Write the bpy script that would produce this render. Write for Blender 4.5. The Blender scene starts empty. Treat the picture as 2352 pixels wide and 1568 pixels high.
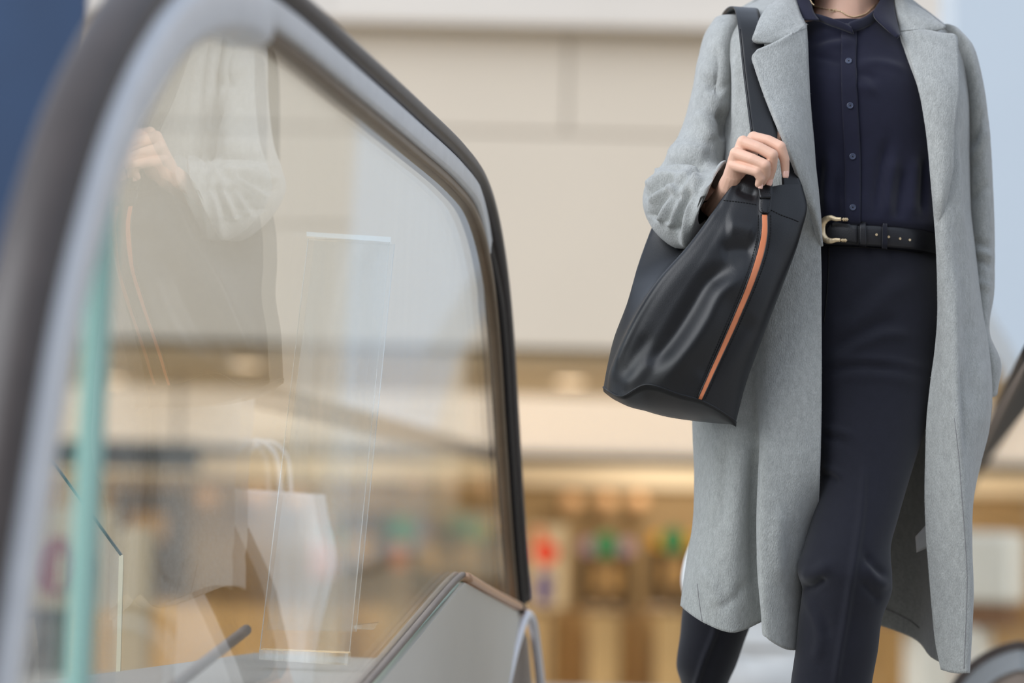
import bpy, bmesh, math, random
import numpy as np
from mathutils import Vector, Matrix
from mathutils.bvhtree import BVHTree

random.seed(7)
np.random.seed(7)
SC = bpy.context.scene
COL = SC.collection

# ---------------------------------------------------------------- camera
W, H = 2352, 1568
LENS = 85.0
F = LENS / 36.0 * W
PITCH, ROLL, ZC = math.radians(5.0), math.radians(1.35), 0.50
FWD = np.array([0, math.cos(PITCH), math.sin(PITCH)])
UP0 = np.array([0, -math.sin(PITCH), math.cos(PITCH)])
R0 = np.array([1.0, 0, 0])
RIGHT = math.cos(ROLL) * R0 + math.sin(ROLL) * UP0
UPV = -math.sin(ROLL) * R0 + math.cos(ROLL) * UP0
CAM = np.array([0.0, 0.0, ZC])

cam_data = bpy.data.cameras.new('camera')
cam = bpy.data.objects.new('camera', cam_data)
COL.objects.link(cam)
cam.matrix_world = Matrix((
    (RIGHT[0], UPV[0], -FWD[0], CAM[0]),
    (RIGHT[1], UPV[1], -FWD[1], CAM[1]),
    (RIGHT[2], UPV[2], -FWD[2], CAM[2]),
    (0, 0, 0, 1)))
cam_data.lens = LENS
cam_data.sensor_width = 36.0
cam_data.clip_end = 300
cam_data.dof.use_dof = True
cam_data.dof.focus_distance = 3.84
cam_data.dof.aperture_fstop = 1.8
SC.camera = cam

# ---------------------------------------------------------------- sky, sun, exposure
world = bpy.data.worlds.new('overcast_sky')
SC.world = world
world.use_nodes = True
wn = world.node_tree.nodes
wl = world.node_tree.links
bg = wn['Background']
tc = wn.new('ShaderNodeTexCoord')
sep = wn.new('ShaderNodeSeparateXYZ')
ramp = wn.new('ShaderNodeValToRGB')
wl.new(tc.outputs['Generated'], sep.inputs[0])
mr = wn.new('ShaderNodeMapRange')
mr.inputs[1].default_value = -1.0
mr.inputs[2].default_value = 1.0
wl.new(sep.outputs[2], mr.inputs[0])
wl.new(mr.outputs[0], ramp.inputs[0])
ramp.color_ramp.elements[0].position = 0.46
ramp.color_ramp.elements[0].color = (0.42, 0.42, 0.42, 1)
ramp.color_ramp.elements[1].position = 0.515
ramp.color_ramp.elements[1].color = (0.70, 0.80, 0.97, 1)
wl.new(ramp.outputs[0], bg.inputs[0])
bg.inputs[1].default_value = 1.05

sun_data = bpy.data.lights.new('sun_behind_cloud', 'SUN')
sun_data.energy = 2.7
sun_data.angle = math.radians(50)
sun_data.color = (0.97, 0.98, 1.0)
sun = bpy.data.objects.new('sun_behind_cloud', sun_data)
COL.objects.link(sun)
sun.rotation_euler = Vector((0.70, 0.50, -0.46)).to_track_quat('-Z', 'Y').to_euler()

SC.view_settings.view_transform = 'Standard'
SC.view_settings.look = 'None'
SC.view_settings.exposure = 0.0
SC.view_settings.gamma = 1.0
SC.view_settings.use_curve_mapping = False

# ---------------------------------------------------------------- geometry helpers
def ray(x, y):
    return FWD + RIGHT * ((x - W / 2) / F) + UPV * ((H / 2 - y) / F)

def P(x, y, Y):
    """world point at world depth Y on the line of sight that meets photo position x, y"""
    d = ray(x, y)
    return CAM + d * (Y / d[1])

def proj(v):
    q = np.asarray(v) - CAM
    z = q @ FWD
    return np.stack([W / 2 + F * (q @ RIGHT) / z, H / 2 - F * (q @ UPV) / z], -1)

def PP(pts):
    return np.array([P(*p) for p in pts])

def hermite(tk, pk, t):
    """smooth monotone-ish interpolation of points pk (n,d) at knots tk"""
    tk = np.asarray(tk, float); pk = np.asarray(pk, float); t = np.asarray(t, float)
    n = len(tk)
    if n == 1:
        return np.repeat(pk, len(t), 0)
    h = np.diff(tk); h[h < 1e-9] = 1e-9
    dl = np.diff(pk, axis=0) / h[:, None]
    m = np.zeros_like(pk)
    m[0] = dl[0]; m[-1] = dl[-1]
    for i in range(1, n - 1):
        m[i] = (dl[i - 1] * h[i] + dl[i] * h[i - 1]) / (h[i] + h[i - 1])
    i = np.clip(np.searchsorted(tk, t, side='right') - 1, 0, n - 2)
    u = ((t - tk[i]) / h[i])[:, None]
    hh = h[i][:, None]
    return ((2*u**3 - 3*u**2 + 1) * pk[i] + (u**3 - 2*u**2 + u) * hh * m[i]
            + (-2*u**3 + 3*u**2) * pk[i + 1] + (u**3 - u**2) * hh * m[i + 1])

def spline(pts, n, closed=False):
    """chord-length Catmull-Rom through pts, n samples per span"""
    pts = np.asarray(pts, float)
    if closed:
        k = len(pts)
        ext = np.concatenate([pts[-2:], pts, pts[:3]])
    else:
        ext = pts
    d = np.sqrt(np.maximum(np.linalg.norm(np.diff(ext, axis=0), axis=1), 1e-7))
    tk = np.concatenate([[0], np.cumsum(d)])
    if closed:
        ts = []
        for i in range(2, 2 + k):
            ts += list(np.linspace(tk[i], tk[i + 1], n, endpoint=False))
        return hermite(tk, ext, np.array(ts))
    ts = []
    for i in range(len(ext) - 1):
        ts += list(np.linspace(tk[i], tk[i + 1], n, endpoint=False))
    ts.append(tk[-1])
    return hermite(tk, ext, np.array(ts))

def link(name, me, mat=None, parent=None):
    o = bpy.data.objects.new(name, me)
    COL.objects.link(o)
    if mat is not None:
        for m in (mat if isinstance(mat, (list, tuple)) else [mat]):
            me.materials.append(m)
    if parent is not None:
        o.parent = parent
        o.matrix_parent_inverse = parent.matrix_world.inverted()
    return o

def mesh_obj(name, verts, faces, mat=None, parent=None, smooth=False):
    me = bpy.data.meshes.new(name)
    me.from_pydata([tuple(map(float, v)) for v in verts], [], [tuple(map(int, f)) for f in faces])
    if smooth:
        me.polygons.foreach_set('use_smooth', [True] * len(me.polygons))
    me.update()
    return link(name, me, mat, parent)

def tag(o, label, cat, group=None, kind=None):
    o['label'] = label
    o['category'] = cat
    if group: o['group'] = group
    if kind: o['kind'] = kind
    return o

def struct(o):
    o['kind'] = 'structure'
    return o

def empty(name, loc):
    o = bpy.data.objects.new(name, None)
    COL.objects.link(o)
    o.location = tuple(map(float, loc))
    o.empty_display_size = 0.1
    bpy.context.view_layer.update()
    return o

def box_data(x0, x1, y0, y1, z0, z1):
    v = [(x, y, z) for x in (x0, x1) for y in (y0, y1) for z in (z0, z1)]
    f = [(0, 1, 3, 2), (4, 6, 7, 5), (0, 4, 5, 1), (2, 3, 7, 6), (0, 2, 6, 4), (1, 5, 7, 3)]
    return v, f

def box(name, x0, x1, y0, y1, z0, z1, mat, parent=None, bevel=0.0):
    v, f = box_data(x0, x1, y0, y1, z0, z1)
    o = mesh_obj(name, v, f, mat, parent)
    if bevel:
        b = o.modifiers.new('bevel', 'BEVEL'); b.width = bevel; b.segments = 2
    return o

def grid_faces(nr, nc, closed=False):
    f = []
    for r in range(nr - 1):
        for c in range(nc - (0 if closed else 1)):
            c2 = (c + 1) % nc
            f.append((r * nc + c, r * nc + c2, (r + 1) * nc + c2, (r + 1) * nc + c))
    return f

def grid_normals(g, closed=False):
    if closed:
        gu = np.roll(g, -1, 1) - np.roll(g, 1, 1)
    else:
        gu = np.gradient(g, axis=1)
    gv = np.gradient(g, axis=0)
    n = np.cross(gu, gv)
    l = np.linalg.norm(n, axis=2, keepdims=True)
    return n / np.maximum(l, 1e-9)

def seg_dist(px, line):
    """distance of each px point to a photo polyline, and the 0..1 place along it"""
    line = np.asarray(line, float)
    L = np.concatenate([[0], np.cumsum(np.linalg.norm(np.diff(line, axis=0), axis=1))])
    best = np.full(len(px), 1e9); along = np.zeros(len(px))
    for i in range(len(line) - 1):
        a, b = line[i], line[i + 1]
        ab = b - a
        t = np.clip(((px - a) @ ab) / (ab @ ab), 0, 1)
        d = np.linalg.norm(px - (a + t[:, None] * ab), axis=1)
        m = d < best
        best[m] = d[m]
        along[m] = ((L[i] + t * (L[i + 1] - L[i])) / L[-1])[m]
    return best, along

def fold(g, folds, closed=False, centre=None):
    """raise cloth folds: each fold is (line, width_px, height_m[, fade]) and is pressed along the surface normal"""
    sh = g.shape
    n = grid_normals(g, closed)
    v = g.reshape(-1, 3); nn = n.reshape(-1, 3)
    if centre is None:
        view = CAM - v
        view /= np.linalg.norm(view, axis=1, keepdims=True)
        s = np.sign((nn * view).sum(1)); s[s == 0] = 1
        nn = nn * s[:, None]
        w = np.ones(len(v))
    else:
        c = g.mean(axis=1, keepdims=True).repeat(sh[1], 1).reshape(-1, 3)
        s = np.sign((nn * (v - c)).sum(1)); s[s == 0] = 1
        nn = nn * s[:, None]
        view = CAM - v
        view /= np.linalg.norm(view, axis=1, keepdims=True)
        w = np.clip((nn * view).sum(1) * 2.5 + 0.4, 0, 1)
    px = proj(v)
    d = np.zeros(len(v))
    for fo in folds:
        line, wd, amp = fo[:3]
        fade = fo[3] if len(fo) > 3 else 0.25
        dist, al = seg_dist(px, spline(np.array(line, float), 6))
        e = np.clip(np.minimum(al, 1 - al) / max(fade, 1e-3), 0, 1)
        d += amp * np.exp(-(dist / wd) ** 2) * (0.15 + 0.85 * e * e * (3 - 2 * e))
    return (v + nn * (d * w)[:, None]).reshape(sh)

def cols_grid(cols, nr, ns, closed=False):
    """surface through columns of photo-placed points; every column runs top to bottom"""
    C = []
    for col in cols:
        pts = PP(col)
        ys = np.array([c[1] for c in col], float)
        t = (ys - ys[0]) / (ys[-1] - ys[0])
        C.append(hermite(t, pts, np.linspace(0, 1, nr)))
    C = np.array(C)
    return np.array([spline(C[:, r], ns, closed) for r in range(nr)])

def grid_obj(name, g, mat, parent=None, closed=False, thick=0.0, offset=0.0, caps=False, sub=0):
    nr, nc = g.shape[:2]
    f = grid_faces(nr, nc, closed)
    v = g.reshape(-1, 3)
    if caps and closed:
        f = f + [tuple(range(nc))[::-1], tuple((nr - 1) * nc + i for i in range(nc))]
    o = mesh_obj(name, v, f, mat, parent, smooth=True)
    bm = bmesh.new(); bm.from_mesh(o.data)
    bmesh.ops.recalc_face_normals(bm, faces=bm.faces)
    bm.to_mesh(o.data); bm.free()
    if thick:
        m = o.modifiers.new('thickness', 'SOLIDIFY'); m.thickness = thick; m.offset = offset
        m.use_even_offset = False
    if sub:
        m = o.modifiers.new('smooth', 'SUBSURF'); m.levels = sub; m.render_levels = sub
    return o

def ring_pts(a, b, Y, th, n=20, pw=2.0, tilt=0.0, shear=0.0):
    """closed cross-section between photo points a (left) and b (right), half depth th"""
    A = P(a[0], a[1], Y - tilt); B = P(b[0], b[1], Y + tilt)
    c = (A + B) / 2; u = (B - A) / 2
    ang = np.linspace(0, 2 * math.pi, n, endpoint=False)
    cs, sn = np.cos(ang), np.sin(ang)
    ex = np.sign(cs) * np.abs(cs) ** (2 / pw); ey = np.sign(sn) * np.abs(sn) ** (2 / pw)
    uu = u / np.linalg.norm(u)
    dv = np.array([0, 1.0, 0]); dv = dv - uu * (dv @ uu); dv /= np.linalg.norm(dv)
    pp = np.cross(uu, dv); pp = pp / np.linalg.norm(pp)
    if pp[0] < 0: pp = -pp
    return c + ex[:, None] * u + ey[:, None] * (dv * th + pp * shear)

def rings_grid(rings, n=24, ns=6):
    """tube through cross-sections (ax,ay,bx,by,Y,th[,pw[,tilt]])"""
    R = []
    for r in rings:
        pw = r[6] if len(r) > 6 else 2.0
        tl = r[7] if len(r) > 7 else 0.0
        sr = r[8] if len(r) > 8 else 0.0
        R.append(ring_pts(r[0:2], r[2:4], r[4], r[5], n, pw, tl, sr))
    R = np.array(R)
    return np.stack([spline(R[:, i], ns) for i in range(n)], axis=1)

def bvh_of(o):
    dg = bpy.context.evaluated_depsgraph_get()
    me = o.evaluated_get(dg).to_mesh()
    vs = [o.matrix_world @ v.co for v in me.vertices]
    fs = [tuple(p.vertices) for p in me.polygons]
    t = BVHTree.FromPolygons(vs, fs)
    return t

def drape(tree, x, y, off, Yfall=3.8):
    d = ray(x, y); d = d / np.linalg.norm(d)
    loc, nor, idx, dist = tree.ray_cast(Vector(CAM), Vector(d))
    if loc is None:
        return P(x, y, Yfall), -d
    n = np.array(nor)
    if n @ d > 0: n = -n
    return np.array(loc) + n * off, n

def drape_grid(tree, left, right, nr, nc, off, Yfall=3.8):
    L = spline(np.array(left, float), 12); R = spline(np.array(right, float), 12)
    tl = np.linspace(0, 1, len(L)); tr = np.linspace(0, 1, len(R)); t = np.linspace(0, 1, nr)
    L = np.stack([np.interp(t, tl, L[:, k]) for k in (0, 1)], 1)
    R = np.stack([np.interp(t, tr, R[:, k]) for k in (0, 1)], 1)
    g = np.zeros((nr, nc, 3))
    for i in range(nr):
        for j in range(nc):
            q = L[i] + (R[i] - L[i]) * j / (nc - 1)
            g[i, j] = drape(tree, q[0], q[1], off, Yfall)[0]
    return g

def tube_mesh(pts, rad, seg=8, cap=True):
    pts = np.asarray(pts, float)
    n = len(pts)
    rad = np.broadcast_to(np.asarray(rad, float), (n,))
    tg = np.gradient(pts, axis=0)
    tg /= np.maximum(np.linalg.norm(tg, axis=1, keepdims=True), 1e-9)
    up = np.array([0.13, 0.21, 0.97])
    vs = []
    for i in range(n):
        a = np.cross(tg[i], up); l = np.linalg.norm(a)
        if l < 0.05:
            a = np.cross(tg[i], np.array([1, 0, 0.1])); l = np.linalg.norm(a)
        a /= l; b = np.cross(tg[i], a)
        for k in range(seg):
            t = 2 * math.pi * k / seg
            vs.append(pts[i] + rad[i] * (math.cos(t) * a + math.sin(t) * b))
    f = grid_faces(n, seg, True)
    if cap:
        f += [tuple(range(seg))[::-1], tuple((n - 1) * seg + k for k in range(seg))]
    return vs, f

def tube(name, pts, rad, mat, parent=None, seg=8):
    v, f = tube_mesh(pts, rad, seg)
    return mesh_obj(name, v, f, mat, parent, smooth=True)

def join_parts(parts):
    V, Fc = [], []
    for v, f in parts:
        o = len(V)
        V += [tuple(map(float, q)) for q in v]
        Fc += [tuple(i + o for i in q) for q in f]
    return V, Fc

def disc_data(c, nrm, r, h, seg=24):
    """flat cylinder: centre c, axis nrm, radius r, thickness h"""
    n = np.asarray(nrm, float); n = n / np.linalg.norm(n)
    a = np.cross(n, [0.1, 0.2, 1.0]); a /= np.linalg.norm(a); b = np.cross(n, a)
    c = np.asarray(c, float)
    v = []
    for s in (-0.5, 0.5):
        for k in range(seg):
            t = 2 * math.pi * k / seg
            v.append(c + n * h * s + r * (math.cos(t) * a + math.sin(t) * b))
    f = [(k, (k + 1) % seg, seg + (k + 1) % seg, seg + k) for k in range(seg)]
    f += [tuple(range(seg))[::-1], tuple(range(seg, 2 * seg))]
    return v, f

def disc(name, c, nrm, r, h, mat, parent=None, seg=24):
    v, f = disc_data(c, nrm, r, h, seg)
    return mesh_obj(name, v, f, mat, parent)

# ---------------------------------------------------------------- materials
def lin(r, g, b):
    def c(u):
        u /= 255.0
        return u / 12.92 if u <= 0.04045 else ((u + 0.055) / 1.055) ** 2.4
    return (c(r), c(g), c(b), 1.0)

def mat(name, col, rough=0.6, metal=0.0, var=0.0, scale=8.0, bump=0.0, bscale=40.0, spec=0.5, sheen=0.0,
        emit=None, estr=0.0, stretch=None, coat=0.0, var2=0.0, scale2=200.0):
    m = bpy.data.materials.new(name)
    m.use_nodes = True
    nt = m.node_tree; N = nt.nodes; L = nt.links
    b = N['Principled BSDF']
    b.inputs['Base Color'].default_value = col
    b.inputs['Roughness'].default_value = rough
    b.inputs['Metallic'].default_value = metal
    b.inputs['Specular IOR Level'].default_value = spec
    if sheen:
        b.inputs['Sheen Weight'].default_value = sheen
        b.inputs['Sheen Roughness'].default_value = 0.5
    if coat:
        b.inputs['Coat Weight'].default_value = coat
        b.inputs['Coat Roughness'].default_value = 0.25
    if emit is not None:
        b.inputs['Emission Color'].default_value = emit
        b.inputs['Emission Strength'].default_value = estr
    t = N.new('ShaderNodeTexCoord'); mp = N.new('ShaderNodeMapping')
    L.new(t.outputs['Object'], mp.inputs[0])
    if stretch: mp.inputs['Scale'].default_value = stretch
    if var or var2:
        last = None
        for vv, sc in ((var, scale), (var2, scale2)):
            if not vv: continue
            n = N.new('ShaderNodeTexNoise'); n.inputs['Scale'].default_value = sc; n.inputs['Detail'].default_value = 4
            L.new(mp.outputs[0], n.inputs['Vector'])
            r = N.new('ShaderNodeMapRange')
            r.inputs[1].default_value = 0.3; r.inputs[2].default_value = 0.7
            r.inputs[3].default_value = 1 - vv; r.inputs[4].default_value = 1 + vv
            L.new(n.outputs[0], r.inputs[0])
            if last is None:
                last = r.outputs[0]
            else:
                mm = N.new('ShaderNodeMath'); mm.operation = 'MULTIPLY'
                L.new(last, mm.inputs[0]); L.new(r.outputs[0], mm.inputs[1]); last = mm.outputs[0]
        vm = N.new('ShaderNodeVectorMath'); vm.operation = 'SCALE'
        vm.inputs[0].default_value = col[:3]
        L.new(last, vm.inputs['Scale'])
        L.new(vm.outputs[0], b.inputs['Base Color'])
    if bump:
        n = N.new('ShaderNodeTexNoise'); n.inputs['Scale'].default_value = bscale; n.inputs['Detail'].default_value = 5
        L.new(mp.outputs[0], n.inputs['Vector'])
        bp = N.new('ShaderNodeBump'); bp.inputs['Strength'].default_value = bump; bp.inputs['Distance'].default_value = 0.002
        L.new(n.outputs[0], bp.inputs['Height']); L.new(bp.outputs[0], b.inputs['Normal'])
    return m

def pane(name, tint, f0=0.04, rough=0.0, haze=0.0, hazecol=(0.8, 0.8, 0.8, 1)):
    """sheet of clear glass or acrylic: Fresnel mirror over straight transmission, with a little dust"""
    m = bpy.data.materials.new(name)
    m.use_nodes = True
    nt = m.node_tree; N = nt.nodes; L = nt.links
    N.remove(N['Principled BSDF'])
    out = N['Material Output']
    tr = N.new('ShaderNodeBsdfTransparent'); tr.inputs[0].default_value = tint
    gl = N.new('ShaderNodeBsdfGlossy'); gl.inputs['Roughness'].default_value = rough
    gl.inputs[0].default_value = (1, 1, 1, 1)
    lw = N.new('ShaderNodeLayerWeight'); lw.inputs[0].default_value = 0.5
    p = N.new('ShaderNodeMath'); p.operation = 'POWER'; p.inputs[1].default_value = 5.0
    L.new(lw.outputs['Facing'], p.inputs[0])
    ma = N.new('ShaderNodeMath'); ma.operation = 'MULTIPLY_ADD'
    ma.inputs[1].default_value = 1 - f0; ma.inputs[2].default_value = f0
    L.new(p.outputs[0], ma.inputs[0])
    mx = N.new('ShaderNodeMixShader')
    L.new(ma.outputs[0], mx.inputs[0])
    src = tr
    if haze:
        df = N.new('ShaderNodeBsdfDiffuse'); df.inputs[0].default_value = hazecol
        mh = N.new('ShaderNodeMixShader')
        t = N.new('ShaderNodeTexCoord'); mp = N.new('ShaderNodeMapping'); mp.inputs['Scale'].default_value = (3, 3, 0.35)
        nz = N.new('ShaderNodeTexNoise'); nz.inputs['Scale'].default_value = 9; nz.inputs['Detail'].default_value = 6
        L.new(t.outputs['Object'], mp.inputs[0]); L.new(mp.outputs[0], nz.inputs['Vector'])
        mrr = N.new('ShaderNodeMapRange')
        mrr.inputs[1].default_value = 0.35; mrr.inputs[2].default_value = 0.75
        mrr.inputs[3].default_value = 0.0; mrr.inputs[4].default_value = haze
        L.new(nz.outputs[0], mrr.inputs[0]); L.new(mrr.outputs[0], mh.inputs[0])
        L.new(tr.outputs[0], mh.inputs[1]); L.new(df.outputs[0], mh.inputs[2])
        src = mh
    L.new(src.outputs[0], mx.inputs[1]); L.new(gl.outputs[0], mx.inputs[2])
    L.new(mx.outputs[0], out.inputs['Surface'])
    return m

M = {}
M['fascia'] = mat('cream_wall_panel', lin(212, 200, 182), 0.6, var=0.02, scale=0.6)
M['fascia2'] = mat('pale_wall_panel', lin(216, 208, 197), 0.6, var=0.02, scale=0.6)
M['joint'] = mat('panel_joint_grey', lin(196, 186, 170), 0.8)
M['soffit'] = mat('brown_soffit', lin(200, 193, 178), 0.9, var=0.04, scale=0.5)
M['floor_near'] = mat('landing_floor_stone', lin(168, 160, 148), 0.35, var=0.06, scale=3)
M['floor_hall'] = mat('hall_floor_tan', lin(208, 192, 166), 0.3, var=0.06, scale=1.2)
M['brownwall'] = mat('brown_hall_wall', lin(150, 126, 88), 0.6, var=0.10, scale=0.9)
M['frieze'] = mat('cream_frieze', lin(234, 221, 194), 0.6)
M['lightbox'] = mat('lit_cove_panel', lin(250, 244, 234), 0.5, emit=lin(255, 242, 226), estr=0.5)
M['lamp'] = mat('downlight_glow', lin(255, 240, 215), 0.4, emit=lin(255, 226, 190), estr=2.2)
M['globe'] = mat('warm_lamp_globe', lin(214, 172, 128), 0.5, emit=lin(240, 185, 130), estr=0.04)
M['wall_light_blocker'] = mat('taupe_light_blocker', lin(160, 152, 144), 0.7, var=0.05, scale=1)
M['dark'] = mat('dark_trim', lin(42, 38, 36), 0.5)
M['tan'] = mat('gate_tan_panel', lin(194, 160, 106), 0.4, var=0.06, scale=2)
M['tan2'] = mat('gate_brown_panel', lin(126, 98, 60), 0.45, var=0.08, scale=2)
M['machine'] = mat('machine_brown', lin(84, 68, 44), 0.45, var=0.1, scale=2)
M['green'] = mat('green_signal', lin(60, 120, 70), 0.4, emit=lin(60, 130, 70), estr=0.25)
M['yellow'] = mat('yellow_signal', lin(205, 150, 40), 0.4, emit=lin(205, 150, 40), estr=0.2)
M['lilac'] = mat('lilac_signal', lin(165, 140, 155), 0.4, emit=lin(165, 140, 155), estr=0.2)
M['red'] = mat('red_glowing_print', lin(215, 62, 22), 0.5, emit=lin(215, 62, 22), estr=0.15)  # printed mark given a faint red glow of its own
M['orange'] = mat('orange_print', lin(214, 120, 62), 0.5)
M['violet'] = mat('violet_print', lin(70, 55, 110), 0.5)
M['cream'] = mat('cream_board', lin(205, 176, 130), 0.6)
M['cream2'] = mat('cream_post', lin(196, 176, 142), 0.6)
M['crimson'] = mat('crimson_print', lin(140, 38, 62), 0.5)
M['greybox'] = mat('grey_brown_cabinet', lin(98, 88, 78), 0.6, var=0.05, scale=2)
M['navy'] = mat('navy_blue_board', lin(34, 62, 96), 0.5, var=0.25, scale=0.8)
M['whitewall'] = mat('pale_blue_white_panel', lin(192, 202, 210), 0.5, var=0.03, scale=0.5)
M['counter'] = mat('white_counter', lin(196, 194, 182), 0.5, var=0.05, scale=2)
M['brownband'] = mat('brown_band', lin(110, 80, 55), 0.5)
M['glass'] = pane('balustrade_glass', (0.975, 0.985, 0.975, 1), 0.07, haze=0.03, hazecol=(0.8, 0.78, 0.74, 1))
M['glass_edge'] = mat('green_glass_edge', lin(165, 208, 198), 0.25, emit=lin(110, 170, 160), estr=0.0)
M['glass_r'] = pane('far_balustrade_glass', (0.95, 0.975, 0.965, 1), 0.02)
M['acrylic'] = pane('clear_acrylic', (0.98, 0.985, 0.98, 1), 0.03, haze=0.16, hazecol=(0.85, 0.85, 0.84, 1))
M['acrylic_block'] = pane('acrylic_block', (0.97, 0.98, 0.97, 1), 0.05, haze=0.7, hazecol=(0.92, 0.92, 0.9, 1))
M['acrylic_edge'] = mat('acrylic_edge_white', lin(236, 238, 234), 0.2)
M['acrylic_cream'] = mat('acrylic_edge_cream', lin(226, 218, 190), 0.2)
M['acrylic_teal'] = mat('acrylic_edge_teal', lin(52, 84, 88), 0.2)
M['rubber'] = mat('black_handrail_rubber', lin(66, 58, 55), 0.36, var=0.12, scale=30, spec=0.5)
M['rubber_dark'] = mat('dark_rail_rubber', lin(34, 28, 26), 0.6, var=0.1, scale=20, spec=0.3)
M['channel'] = mat('brushed_steel_channel', lin(222, 224, 227), 0.4, metal=0.3, var=0.04, scale=30)
M['bronze'] = mat('bronze_trim', lin(128, 112, 94), 0.36, metal=0.7, var=0.08, scale=20)
M['deck'] = mat('beige_skirt_panel', lin(226, 219, 206), 0.5, metal=0.0, var=0.03, scale=4)
M['deck_grey'] = mat('grey_steel_deck', lin(184, 178, 170), 0.4, metal=0.3, var=0.05, scale=5)
M['gasket'] = mat('brown_gasket', lin(140, 126, 116), 0.5, var=0.08, scale=20)
M['copper'] = mat('copper_edge_trim', lin(226, 184, 152), 0.35, metal=0.5)
M['chrome'] = mat('chrome_loop', lin(244, 242, 246), 0.25, metal=0.35)
M['steel'] = mat('polished_steel', lin(214, 220, 226), 0.25, metal=0.9)
M['whitebag'] = mat('white_plastic_bag', lin(244, 246, 247), 0.35, var=0.05, scale=5, bump=0.4, bscale=14)

M['wool'] = mat('grey_wool', lin(170, 172, 169), 0.95, var=0.10, scale=150, var2=0.14, scale2=700,
                bump=0.8, bscale=520, spec=0.1, sheen=0.5, stretch=(1, 1, 0.45))
M['cotton'] = mat('navy_blouse_cotton', lin(27, 28, 46), 0.85, var=0.06, scale=60, bump=0.12, bscale=900, spec=0.2, sheen=0.25)
M['trouser'] = mat('navy_trouser_twill', lin(23, 24, 35), 0.8, var=0.06, scale=80, bump=0.15, bscale=1000, spec=0.25, sheen=0.2)
M['leather'] = mat('black_leather', lin(20, 21, 24), 0.40, var=0.08, scale=30, bump=0.10, bscale=600, spec=0.5)
M['leather_belt'] = mat('belt_leather', lin(28, 28, 32), 0.42, var=0.08, scale=40, bump=0.15, bscale=500, spec=0.5)
M['stripe'] = mat('orange_leather', lin(226, 136, 92), 0.5, var=0.04, scale=30)
M['thread'] = mat('black_thread', lin(10, 10, 12), 0.8)
M['gold'] = mat('pale_gold', lin(238, 214, 174), 0.36, metal=0.75)
M['button'] = mat('navy_button', lin(70, 78, 100), 0.25, spec=0.7)
M['skin'] = mat('skin', lin(228, 184, 160), 0.5, var=0.06, scale=18, spec=0.4, bump=0.15, bscale=420)
M['nail'] = mat('fingernail', lin(236, 190, 172), 0.25, spec=0.6)
M['hair'] = mat('dark_brown_hair', lin(40, 28, 22), 0.5, var=0.2, scale=60)
M['shoe'] = mat('black_shoe_leather', lin(24, 24, 26), 0.4)
M['tagwhite'] = mat('white_label', lin(205, 205, 202), 0.7)
M['nap'] = mat('wool_nap_fibre', lin(178, 181, 178), 0.9, var=0.26, scale=130, var2=0.28, scale2=420, spec=0.1, sheen=0.3, stretch=(1, 1, 0.5))
M['seam'] = mat('grey_seam_thread', lin(132, 130, 132), 0.9)
for k in ('skin',):
    b = M[k].node_tree.nodes['Principled BSDF']
    b.inputs['Subsurface Weight'].default_value = 0.12
    b.inputs['Subsurface Radius'].default_value = (0.008, 0.003, 0.002)

# ================================================================ the setting
def zat(y, Y, x=1176):
    return float(P(x, y, Y)[2])
def xat(x, Y, y=1270):
    return float(P(x, y, Y)[0])

LAND_END = 9.3
HALL_Z = -0.9
struct(box('floor', -9, 9, -4.0, LAND_END, -0.9, 0.0, M['floor_near']))
struct(box('floor_hall', -14, 14, LAND_END, 34, HALL_Z - 0.2, HALL_Z, M['floor_hall']))

struct(box('wall_light_blocker', -2.0, 9, -4.4, -4.0, 0.0, 4.6, M['wall_light_blocker']))  # unseen wall added behind the camera to cut frontal fill and deepen blacks
# cream fascia wall made of large panels
FY = 20.0
wb = struct(box('wall_back', -12, 12, FY, FY + 0.5, zat(800, FY), 8.0, M['joint']))
zb = [zat(800, FY), zat(306, FY), zat(76, FY), zat(52, FY), 8.0]
seams = {0: [-12, -5.2, 5.4, 12], 1: [-12, -3.3, xat(1280, FY), xat(1280, FY) + 3.72, 12], 3: [-12, -1.6, 4.6, 12]}
for i, zz in ((0, (zb[0], zb[1])), (1, (zb[1], zb[2])), (3, (zb[3], zb[4]))):
    s = seams[i]
    for a, b_ in zip(s[:-1], s[1:]):
        g = 0.012 if i == 1 else 0.006
        dy = 0.05 if i != 3 else 0.16
        box('panel', a + g, b_ - g, FY - dy, FY + 0.02, zz[0] + 0.012, zz[1] - 0.012,
            M['fascia2'] if i == 3 else M['fascia'], wb)
box('ledge', -12, 12, FY - 0.30, FY - 0.02, zb[2] + 0.012, zb[3] + 0.01, M['fascia2'], wb)

SZ = zb[0]
struct(box('ceiling', -12, 12, FY + 0.02, 34, SZ, SZ + 0.3, M['soffit']))
# lit cove at the back of the soffit, dark trim below, frieze and brown wall
LY = 26.0
cove = box('trim_1', -12, 12, LY, LY + 0.25, zat(1040, LY), SZ - 0.005, M['lightbox']); struct(cove)
struct(box('trim_2', -12, 12, LY - 0.05, LY + 0.3, zat(1062, LY), zat(1040, LY) - 0.002, M['dark']))
BY = 30.0
struct(box('trim_3', -13, 13, BY - 0.12, BY - 0.001, zat(1112, BY), zat(1040, BY), M['frieze']))
struct(box('wall_far', -13, 13, BY, BY + 0.4, HALL_Z, SZ, M['brownwall']))
struct(box('wall_left', -12.4, -12, LAND_END + 10.0, BY, HALL_Z, SZ, M['brownwall']))
struct(box('wall_right', 12, 12.4, LAND_END + 10.0, BY, HALL_Z, SZ, M['brownwall']))

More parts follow.
